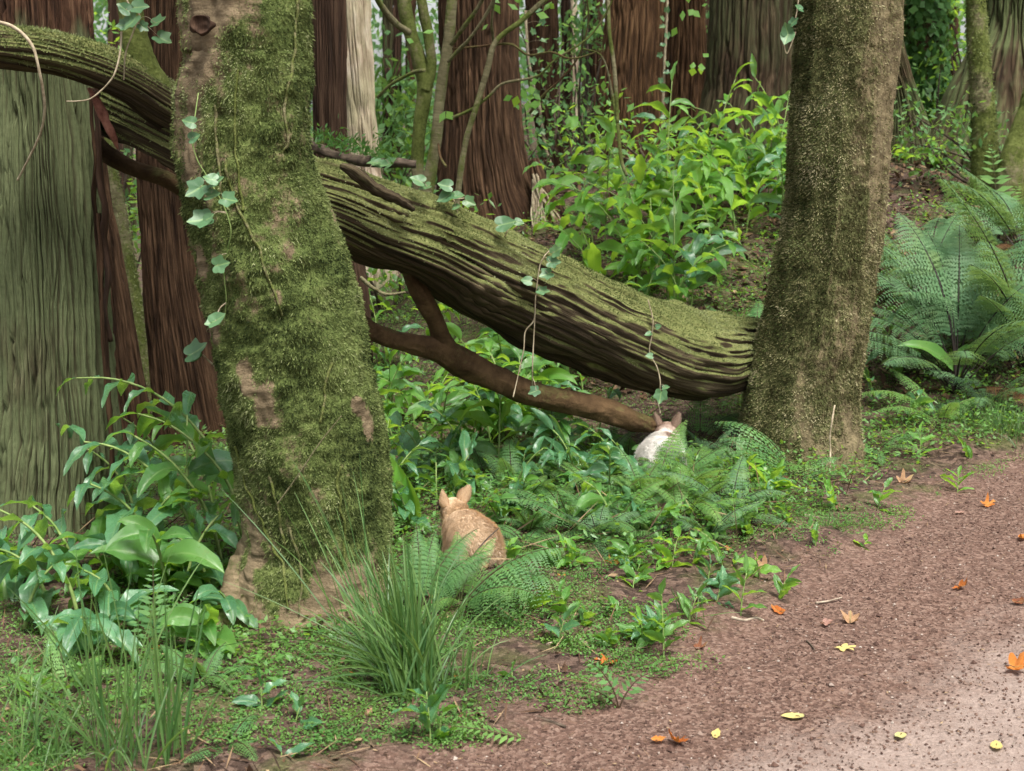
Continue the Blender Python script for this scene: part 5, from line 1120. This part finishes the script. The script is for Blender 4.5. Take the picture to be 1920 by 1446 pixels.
    V, F = ellip((0, -.098*S, .035*S), (.022*S, .020*S, .022*S), None, 12)
    V = V*(1+.0*V); put(mk('tail', V @ Rz.T+np.array(base), F, mt, None, None, {'rnd': np.full(len(V), .42)}), r)
    return r
M['eye'] = rough_mat('dark_eye', (.01, .006, .004), (.02, .012, .008), 10, .15, 0)
tawny = [(0, (.17, .10, .06)), (.35, (.40, .25, .135)), (.6, (.60, .425, .26)), (.85, (.76, .60, .43)), (1, (.80, .68, .54))]
rabbit('tawny rabbit sitting with its back turned beside the mossy trunk', gnd(884, 1064), .42, 1.0,
       lambda L: .78+.06*np.sin(L[:, 2]*30)-.22*np.exp(-((L[:, 1]-.118)/.014)**2)*sst(.14, .17, L[:, 2])-.10*sst(.08, .02, L[:, 2])-.16*np.exp(-(L[:, 0]/.02)**2-((L[:, 1]-.14)/.03)**2)*sst(.15, .18, L[:, 2])+.06*fbm(L[:, 0]*18, L[:, 1]*18, L[:, 2]*18, 2, 4),
       [(-.024, -.50, .8, .062, .033, .72), (.027, .42, -.25, .066, .037, .72)], tawny, None)
white = [(0, (.20, .13, .10)), (.35, (.38, .27, .21)), (.6, (.60, .47, .39)), (.7, (.84, .80, .74)), (1, (.93, .91, .88))]
rabbit('white rabbit with brown ears and patches sitting half hidden behind ferns', gnd(1238, 905), -.25, 1.1,
       lambda L: .95-.62*sst(.10, .15, L[:, 1])*sst(.0, .03, np.abs(L[:, 1]-.14)+.02)*sst(.155, .175, L[:, 2])-.55*np.exp(-((L[:, 0]-.03)/.03)**2-((L[:, 1]-.05)/.035)**2)*sst(.1, .14, L[:, 2]),
       [(-.022, -.46, .5, .060, .023, .30), (.024, .46, -.3, .066, .028, .38)], white, None)
# ------------------------------------------------------------------ single leaves
def lobed(kind, seed=0):
    g = np.random.RandomState(seed); n = 32; th = np.linspace(-PI, PI, n+1)
    a = np.abs(th)
    if kind == 'ivy': r = np.interp(a, [0, .5, 1.0, 1.5, 2.1, 2.6, PI], [1, .60, .82, .55, .62, .5, .16])
    elif kind == 'maple': r = np.interp(a, [0, .22, .42, .7, .95, 1.2, 1.42, 1.9, 2.3, 2.7, PI], [1, .7, .42, .68, .95, .62, .38, .72, .45, .35, .12])*(1+.09*np.sin(th*23))
    elif kind == 'heart': r = np.interp(a, [0, .35, 1.0, 1.7, 2.3, 2.8, PI], [1, .74, .66, .68, .72, .55, .25])
    else: r = np.interp(a, [0, .2, .5, .9, 1.57, 2.2, 2.7, PI], [1, .84, .64, .52, .46, .50, .62, .72])*(1+.05*np.sin(th*9+seed))
    k = np.array([.0, .35, .7, 1.0])
    x = k[:, None]*(r*np.sin(th))[None]; y = k[:, None]*(r*np.cos(th))[None]
    V = np.stack([x, y, 0*x], -1).reshape(-1, 3); i = np.arange(3)[:, None]*(n+1)+np.arange(n)[None]
    F = np.stack([i, i+1, i+n+2, i+n+1], -1).reshape(-1, 4)
    return V, F, np.stack([V[:, 0]*.5+.5, V[:, 1]*.5+.5], 1)
def single(name, kind, mat, P, A, N, size, curl=.2, seed=0, rnd=.5, asp=1.0, stalk=.0, fold=.2):
    V, F, U = lobed(kind, seed); g = np.random.RandomState(seed)
    rr = (V[:, 0]**2+V[:, 1]**2)
    z = curl*rr*(.6+.8*vn(V[:, 0]*1.7, V[:, 1]*1.7, seed*1.3, 5))+.18*curl*vn(V[:, 0]*4, V[:, 1]*4, seed, 6)+fold*np.abs(V[:, 0])
    A = nrm(A); N = nrm(np.array(N)-A*np.dot(N, A)); B = np.cross(A, N)
    W = np.array(P)+size*(V[:, 0:1]*asp*B+V[:, 1:2]*A+z[:, None]*N)
    q = Acc(); q.add(W, F, U, rnd)
    if stalk:
        p0 = np.array(P); Vt, Ft, Ut, T = tube([[*p0, .0012], [*(p0-A*size*stalk*.5+N*size*.1), .0010], [*(p0-A*size*stalk), .0012]], 5, 8); q.add(Vt, Ft, Ut, -.5)
    return q.build(name, M[mat])
FLV = [(1138, 1248, .050, 'maple', 'leaf_orange', .5, 'big bright orange maple leaf at the path edge below the tallest seedling'), (1268, 1400, .040, 'maple', 'leaf_orange', .9, 'curled orange leaf near the bottom centre of the path'), (1233, 1394, .026, 'oval', 'leaf_orange', .8, 'small orange-brown scrap beside the curled orange leaf'),
 (1341, 1386, .026, 'oval', 'leaf_yellow', .5, 'small yellow leaf right of the curled orange leaf'), (1688, 1385, .033, 'oval', 'leaf_pale', .15, 'pale green oval leaf with a dark stalk on the bottom path'), (1868, 1404, .034, 'oval', 'leaf_yellow', .2, 'pale yellow leaf at the bottom right of the path'),
 (1902, 1258, .062, 'maple', 'leaf_orange', .9, 'large curled orange leaf at the right edge of the path'), (1580, 1221, .046, 'maple', 'leaf_yellow', .15, 'flat pale yellow lobed leaf in the middle of the path'), (1490, 1351, .038, 'oval', 'leaf_pale', .2, 'thin pale green sliver lying on the worn gravel'),
 (1594, 1170, .044, 'maple', 'leaf_tan', 1.1, 'standing curled tan leaf in the middle of the path'), (1546, 1174, .034, 'maple', 'leaf_pink', .6, 'pinkish dry leaf next to the standing tan leaf'), (1800, 1105, .044, 'maple', 'leaf_orange', .9, 'small curled orange-brown leaf on the right of the path'),
 (1911, 1135, .036, 'oval', 'leaf_brown', .8, 'red-brown leaf at the right edge of the path'), (1917, 1015, .038, 'oval', 'leaf_orange', .7, 'orange leaf cut by the right edge higher up the path'), (1848, 952, .048, 'maple', 'leaf_orange', .8, 'orange leaf folded up far up the path on the right'),
 (1692, 910, .060, 'maple', 'leaf_tan', 1.0, 'big crumpled tan leaf at the verge below the brown trunk'), (1462, 1152, .034, 'oval', 'leaf_orange', .7, 'brownish orange leaf right of the two-stemmed seedling'), (1308, 1224, .034, 'maple', 'leaf_brown', .8, 'red-brown curled leaf beside the tallest seedling\'s foot'),
 (1152, 1063, .044, 'maple', 'leaf_orange', .7, 'orange leaf in the verge turf below the ferns'), (1366, 1038, .030, 'oval', 'leaf_orange', .7, 'small orange leaf in the turf on the verge'), (1432, 1070, .044, 'maple', 'leaf_tan', .8, 'tan dry leaf behind the two-stemmed seedling'), (1295, 912, .050, 'maple', 'leaf_pink', .6, 'pinkish brown leaf standing below the white rabbit'),
 (1232, 968, .085, 'heart', 'leaf_dark', .6, 'large dark dead leaf hanging below the white rabbit'), (664, 1278, .032, 'oval', 'leaf_orange', .7, 'orange leaf left of the dark grass tuft'), (861, 1286, .030, 'oval', 'leaf_orange', .8, 'orange scrap right of the dark grass tuft'), (522, 1366, .030, 'oval', 'leaf_orange', .5, 'small orange leaf between the two seedlings near the bottom'),
 (992, 1322, .060, 'oval', 'leaf_olive', .3, 'large yellow-green leaf on the ground by the thin fern'), (922, 1116, .034, 'oval', 'leaf_tan', .4, 'pale pinkish leaf on the soil below the tawny rabbit'), (292, 1224, .032, 'oval', 'leaf_orange', .7, 'orange leaf in the left grass'), (1056, 1092, .032, 'maple', 'leaf_orange', .6, 'orange leaf under the glossy dark seedling'),
 (682, 1360, .036, 'oval', 'leaf_pink', .7, 'greyish dry leaf at the foot of the dark grass tuft'), (1660, 915, .034, 'maple', 'leaf_tan', .7, 'small tan leaf beside the big crumpled tan leaf'), (1100, 955, .034, 'oval', 'leaf_tan', .6, 'tan leaf between the ferns'), (948, 1362, .022, 'oval', 'leaf_pink', .4, 'tiny pinkish scrap above the fallen fern frond'),
 (1645, 970, .022, 'oval', 'leaf_brown', .6, 'small brown leaf at the gravel edge by a seedling'), (1180, 1010, .03, 'oval', 'leaf_brown', .6, 'brown leaf in the verge turf under the lime fern'), (1540, 930, .03, 'oval', 'leaf_tan', .5, 'tan scrap in the litter right below the brown trunk'), (1800, 965, .026, 'oval', 'leaf_pink', .3, 'pale pinkish chip high on the path'), (350, 1405, .03, 'oval', 'leaf_tan', .6, 'tan leaf at the foot of the stiff sedge')]
for i, (px, py, s, kd, mt, cu, lab) in enumerate(FLV):
    g = np.random.RandomState(400+i); b = gnd(px, py); a = g.rand()*6.28
    A = np.array([math.cos(a), math.sin(a), .12*cu]); N = nrm(np.array([.25*g.normal()*cu, -.35*cu+.2*g.normal()*cu, 1]))
    o = single('fallen_leaf', kd, mt, b+np.array([0, 0, .005+s*.10*cu]), A, N, s*.92, .75*cu+.15, i, float(g.rand()), 1, .5 if kd != 'oval' else .35, .25*cu)
    if 'hanging' in lab: put
    tag(o, lab, 'leaf', 'fallen leaves on the path and verge')
# ------------------------------------------------------------------ ivy
def ivy(label, stem, leaves, D, mat='ivy', r=.0026, vm='vine', sd=0):
    """stem: image points (x,y[,D]); leaves: x,y,size,tip angle in the picture, lift"""
    P = [[*at(p[0], p[1], p[2] if len(p) > 2 else D), r] for p in stem]; root = thing('ivy_vine', P[0][:3], label, 'ivy')
    V, F, UV, T = tube(P, 7, 22*len(P), lambda c, sn, s, rr: .25*rr*vn(c, sn, s*40, 3)); put(mk('stem', V, F, M[vm], None, UV, T=T), root)
    SP = spl(P, 200)[:, :3]
    for i, (x, y, s, ang, kd) in enumerate(leaves):
        g = np.random.RandomState(sd*20+i); p = at(x, y, D-.045-.02*g.rand()); a = math.radians(ang)
        A = np.array([math.cos(a), -.35*g.rand(), math.sin(a)]); N = nrm(np.array([.3*g.normal(), -.8, .75+.2*g.normal()]))
        sz = (1.08 if sd < 3 else .84)*s*mpp(x, y, D); p = p-A*sz*.35
        o = put(single('leaf', kd, mat, p, A, N, sz, .22, sd*20+i, float(g.rand()), 1, 0, .15), root)
        j = int(np.argmin(np.linalg.norm(SP-p, axis=1))); e = SP[j]
        V, F, UV, T = tube([[*e, .0012], [*((e+p)/2+np.array([0, -.012, .012])), .0010], [*p, .0009]], 5, 12); put(mk('leaf_stalk', V, F, M['vine'], None, UV, T=T), root)
ivy('ivy stem with pale leaves climbing the left side of the mossy trunk', [(372, 175, 4.12), (366, 215), (360, 260), (370, 300), (388, 330), (412, 372), (425, 400), (433, 435), (425, 475, 4.11), (420, 510, 4.13), (424, 560, 4.15), (420, 610, 4.18)],
    [(352, 229, 17, 170, 'heart'), (367, 257, 16, 20, 'heart'), (366, 358, 30, 215, 'ivy'), (408, 340, 26, 20, 'ivy'), (392, 336, 18, 170, 'heart'), (432, 376, 24, -15, 'ivy'), (402, 366, 20, 10, 'heart'), (372, 414, 32, 195, 'ivy'), (395, 408, 16, 30, 'heart'), (417, 496, 24, 10, 'ivy'), (412, 598, 24, 25, 'heart'), (395, 606, 18, 200, 'heart')], 4.09, r=.0017, vm='stem', sd=1)
ivy('broad pale ivy leaf poking out left of the mossy trunk', [(420, 700, 4.5), (395, 680), (380, 665)], [(372, 658, 34, 25, 'ivy'), (360, 670, 22, 215, 'heart')], 4.55, sd=2)
ivy('ivy leaves on the mossy stub rising from the log', [(232, 150, 4.84), (236, 100), (250, 60), (262, 30), (240, 5), (235, -30)], [(265, 14, 30, 0, 'ivy'), (246, 44, 34, 230, 'ivy'), (300, 40, 30, 20, 'ivy'), (230, 15, 24, 150, 'heart'), (308, 76, 32, -30, 'ivy'), (270, 52, 20, -40, 'ivy'), (228, 48, 22, 190, 'ivy')], 4.82, sd=3)
ivy('ivy vine hanging over the middle of the log with bare pale stem', [(1030, 470, 5.72), (1020, 482), (1012, 500), (1004, 560), (1001, 600), (985, 622), (982, 655), (970, 710), (962, 745, 5.6)], [(1045, 470, 22, 30, 'ivy'), (1040, 492, 24, 0, 'ivy'), (1022, 516, 24, 200, 'ivy'), (1020, 547, 22, -10, 'ivy'), (985, 527, 18, 175, 'heart')], 5.62, sd=4)
ivy('second strand of the pale hanging vine reaching the brown branch', [(1004, 560, 5.63), (1002, 610), (1000, 650), (998, 700), (998, 735, 5.7)], [(1000, 735, 20, 200, 'ivy')], 5.62, sd=5)
ivy('thin vine draped down the low part of the log above the white rabbit', [(1215, 562, 6.0), (1224, 600), (1222, 630), (1218, 660), (1232, 690), (1238, 720), (1234, 750), (1238, 775, 5.95)], [(1214, 628, 12, 200, 'heart'), (1216, 668, 12, 180, 'heart'), (1236, 612, 10, 20, 'heart'), (1238, 745, 24, 260, 'ivy'), (1250, 727, 12, 10, 'heart')], 6.0, sd=6)
ivy('ivy seedling with round leaf standing on the log top', [(946, 446, 5.62), (950, 436), (953, 426)], [(952, 420, 32, 10, 'heart'), (975, 418, 16, -15, 'heart')], 5.6, sd=7)
ivy('ivy sprig with several leaves on the log below the sapling', [(858, 400, 5.5), (852, 378), (840, 358), (850, 372), (870, 372)], [(832, 348, 24, 170, 'heart'), (832, 373, 26, 215, 'heart'), (862, 368, 20, 0, 'heart'), (882, 380, 22, -25, 'ivy'), (846, 366, 16, 30, 'heart'), (858, 388, 14, 10, 'heart')], 5.48, sd=8)
ivy('ivy sprig on the log under the pale trunk', [(800, 352, 5.42), (790, 345), (778, 340)], [(780, 338, 24, 160, 'heart'), (795, 352, 20, 200, 'heart')], 5.4, sd=9)
ivy('ivy leaves resting on the blackish twiggy branch', [(690, 318, 7.5), (700, 308), (720, 300)], [(700, 306, 24, 190, 'ivy'), (716, 310, 22, -10, 'ivy'), (735, 304, 22, 30, 'heart')], 7.5, sd=10)
ivy('whitish ivy leaves dangling on the upper left of the brown trunk', [(1500, -20, 6.1), (1490, 40), (1478, 60), (1470, 80), (1476, 100), (1492, 60)], [(1474, 52, 20, 110, 'heart'), (1474, 74, 24, 250, 'heart'), (1490, 40, 18, 40, 'ivy'), (1496, 15, 16, 160, 'heart')], 6.1, sd=11)
ivy('tiny-leaved vine climbing the slender red trunk', [(1050, 345, 12.6), (1030, 300), (1018, 250), (1012, 200), (1000, 160), (990, 100), (985, 20)], [(1010+12*math.sin(k*2.3), 20+k*19, 13, 57*k, 'ivy') for k in range(17)], 12.55, r=.012, sd=12)
ivy('leafy vine running up between the two orange trunks', [(1240, 280, 11.7), (1243, 200), (1246, 120), (1250, 40), (1252, -20)], [(1245+7*math.sin(k*1.9), k*17, 11, 70*k, 'ivy') for k in range(16)], 11.65, r=.010, sd=13)
ivy('pale root strand running down the foot of the brown trunk', [(1565, 760, 6.1), (1560, 790), (1556, 820), (1557, 850), (1556, 876, 6.02)], [], 6.07, r=.004, sd=14)
# ------------------------------------------------------------------ twigs
def twig(label, pts, r, mat='twig', name='twig', D=None, lift=.006):
    P = []
    for i, p in enumerate(pts):
        c = at(p[0], p[1], p[2]) if len(p) > 2 else gnd(p[0], p[1])+np.array([0, 0, lift])
        P.append([*c, r*(1-.45*i/(len(pts)-1))])
    V, F, UV, T = tube(P, 9, 20*len(P), lambda c, sn, s, rr: .3*rr*vn(c*1.5, sn*1.5, s*45, 4)); tag(mk(name, V, F, M[mat], None, UV, T=T), label, 'twig', 'fallen twigs')
twig('pale curved twig on the gravel left of the two-stemmed seedling', [(1292, 1192), (1325, 1186), (1350, 1172), (1357, 1155), (1352, 1146)], .006)
twig('knobbly pale twig below the two-stemmed seedling', [(1372, 1166), (1395, 1167), (1418, 1164), (1432, 1168)], .006)
twig('thin straight twig on the gravel in the middle of the path edge', [(1530, 1136), (1552, 1131), (1578, 1127)], .004)
twig('dark stout stick lying behind the dark grass tuft', [(925, 1198), (960, 1205), (985, 1210), (1014, 1212)], .009, 'dark_twig')
twig('pale forked stick right of the dark stout stick', [(1026, 1216), (1050, 1208), (1075, 1199), (1090, 1196)], .007)
twig('crooked stick ending near the tallest seedling', [(1088, 1208), (1105, 1213), (1130, 1212), (1150, 1204), (1152, 1196)], .006)
twig('pale bent twig standing up beside the yellow-green leaf', [(938, 1316), (955, 1305), (970, 1290), (970, 1265), (960, 1245), (940, 1225), (922, 1202)], .005)
twig('black stick lying on the path edge near the bottom', [(998, 1348), (1025, 1356), (1060, 1368)], .007, 'dark_twig')
twig('pale stick lying behind the tawny rabbit fern', [(1035, 1052), (1060, 1046), (1090, 1040)], .006)
twig('long brown stick in the turf under the ferns', [(1120, 1040), (1150, 1038), (1180, 1045)], .006, 'dark_twig')
twig('pale twig lying in the turf before the brown trunk', [(1505, 970), (1535, 974), (1570, 977)], .006)
twig('thin twig on the soil below the pinkish leaf', [(865, 1180), (890, 1184), (915, 1190)], .005)
twig('small broken twig on the gravel by the flat yellow leaf', [(1512, 1206), (1522, 1216), (1528, 1224)], .003, 'dark_twig')
twig('bare twig hanging over the log at the top left corner', [(-10, 40, 4.6), (20, 48, 4.6), (45, 66, 4.6), (62, 90, 4.6), (72, 125, 4.6), (80, 165, 4.62), (84, 205, 4.65), (76, 250, 4.7), (55, 295, 4.75), (33, 338, 4.8)], .006, 'vine', 'hanging_twig')
twig('thin arc-shaped tendril hanging by the mossy stub', [(228, 60, 4.8), (225, 100, 4.78), (214, 140, 4.76), (195, 165, 4.76), (170, 185, 4.76), (145, 190, 4.78), (125, 190, 4.8)], .0035, 'vine', 'hanging_twig')
twig('mossy root strand crossing the right flank of the mossy trunk', [(520, 945, 4.1), (560, 890, 4.08), (600, 830, 4.06), (640, 780, 4.06)], .0025, 'mossS', 'hanging_twig')  # stands for a mossy root strand on the trunk
twig('slender dark stem crossing below the tawny rabbit', [(830, 1130, 4.5), (870, 1070, 4.52), (900, 1025, 4.55), (935, 990, 4.6)], .004, 'dark_twig', 'hanging_twig')
twig('broken pale twig poking out left above the brown branch', [(675, 520, 6.2), (700, 540, 6.2), (725, 552, 6.2), (760, 548, 6.2)], .01, 'mossS', 'hanging_twig')
# ------------------------------------------------------------------ camera and light
cam = bpy.data.cameras.new('camera'); co = bpy.data.objects.new('camera', cam); COL.objects.link(co)
co.location = (0, 0, CAMZ); co.rotation_euler = (PI/2-PITCH, 0, 0)
cam.sensor_width = 36; cam.lens = 36*FPX/1920; cam.clip_end = 500; cam.clip_start = .05
cam.dof.use_dof = True; cam.dof.focus_distance = 5.0; cam.dof.aperture_fstop = 6.3
scn.camera = co
SUN_EL, SUN_AZ = math.radians(66), math.radians(152)      # azimuth clockwise from +Y
wd = bpy.data.worlds.new('World'); scn.world = wd; wd.use_nodes = True
t = wd.node_tree; bg = t.nodes['Background']
sk = t.nodes.new('ShaderNodeTexSky'); sk.sky_type = 'NISHITA'; sk.sun_disc = False
sk.sun_elevation = SUN_EL; sk.sun_rotation = SUN_AZ; sk.air_density = 1.0; sk.dust_density = 4.0; sk.ozone_density = .6
hs = t.nodes.new('ShaderNodeHueSaturation'); hs.inputs['Saturation'].default_value = .18      # a white overcast sky
t.links.new(sk.outputs[0], hs.inputs['Color']); t.links.new(hs.outputs[0], bg.inputs[0]); bg.inputs[1].default_value = .052
sl = bpy.data.lights.new('sun', 'SUN'); sl.energy = 1.5; sl.angle = math.radians(18); sl.color = (1, .95, .87)
so = bpy.data.objects.new('sun', sl); COL.objects.link(so)
from mathutils import Vector
sd = Vector((math.sin(SUN_AZ)*math.cos(SUN_EL), math.cos(SUN_AZ)*math.cos(SUN_EL), math.sin(SUN_EL)))
so.rotation_euler = sd.to_track_quat('Z', 'Y').to_euler(); so.location = (4, -4, 12)
vs = scn.view_settings; scn.display_settings.display_device = 'sRGB'
vs.view_transform = 'Standard'; vs.look = 'None'; vs.exposure = EXPO; vs.gamma = 1
cy = scn.cycles; cy.use_denoising = True; cy.max_bounces = 8; cy.diffuse_bounces = 4; cy.glossy_bounces = 2; cy.transmission_bounces = 4
cy.use_adaptive_sampling = True; cy.adaptive_threshold = .015; cy.caustics_reflective = False; cy.caustics_refractive = False
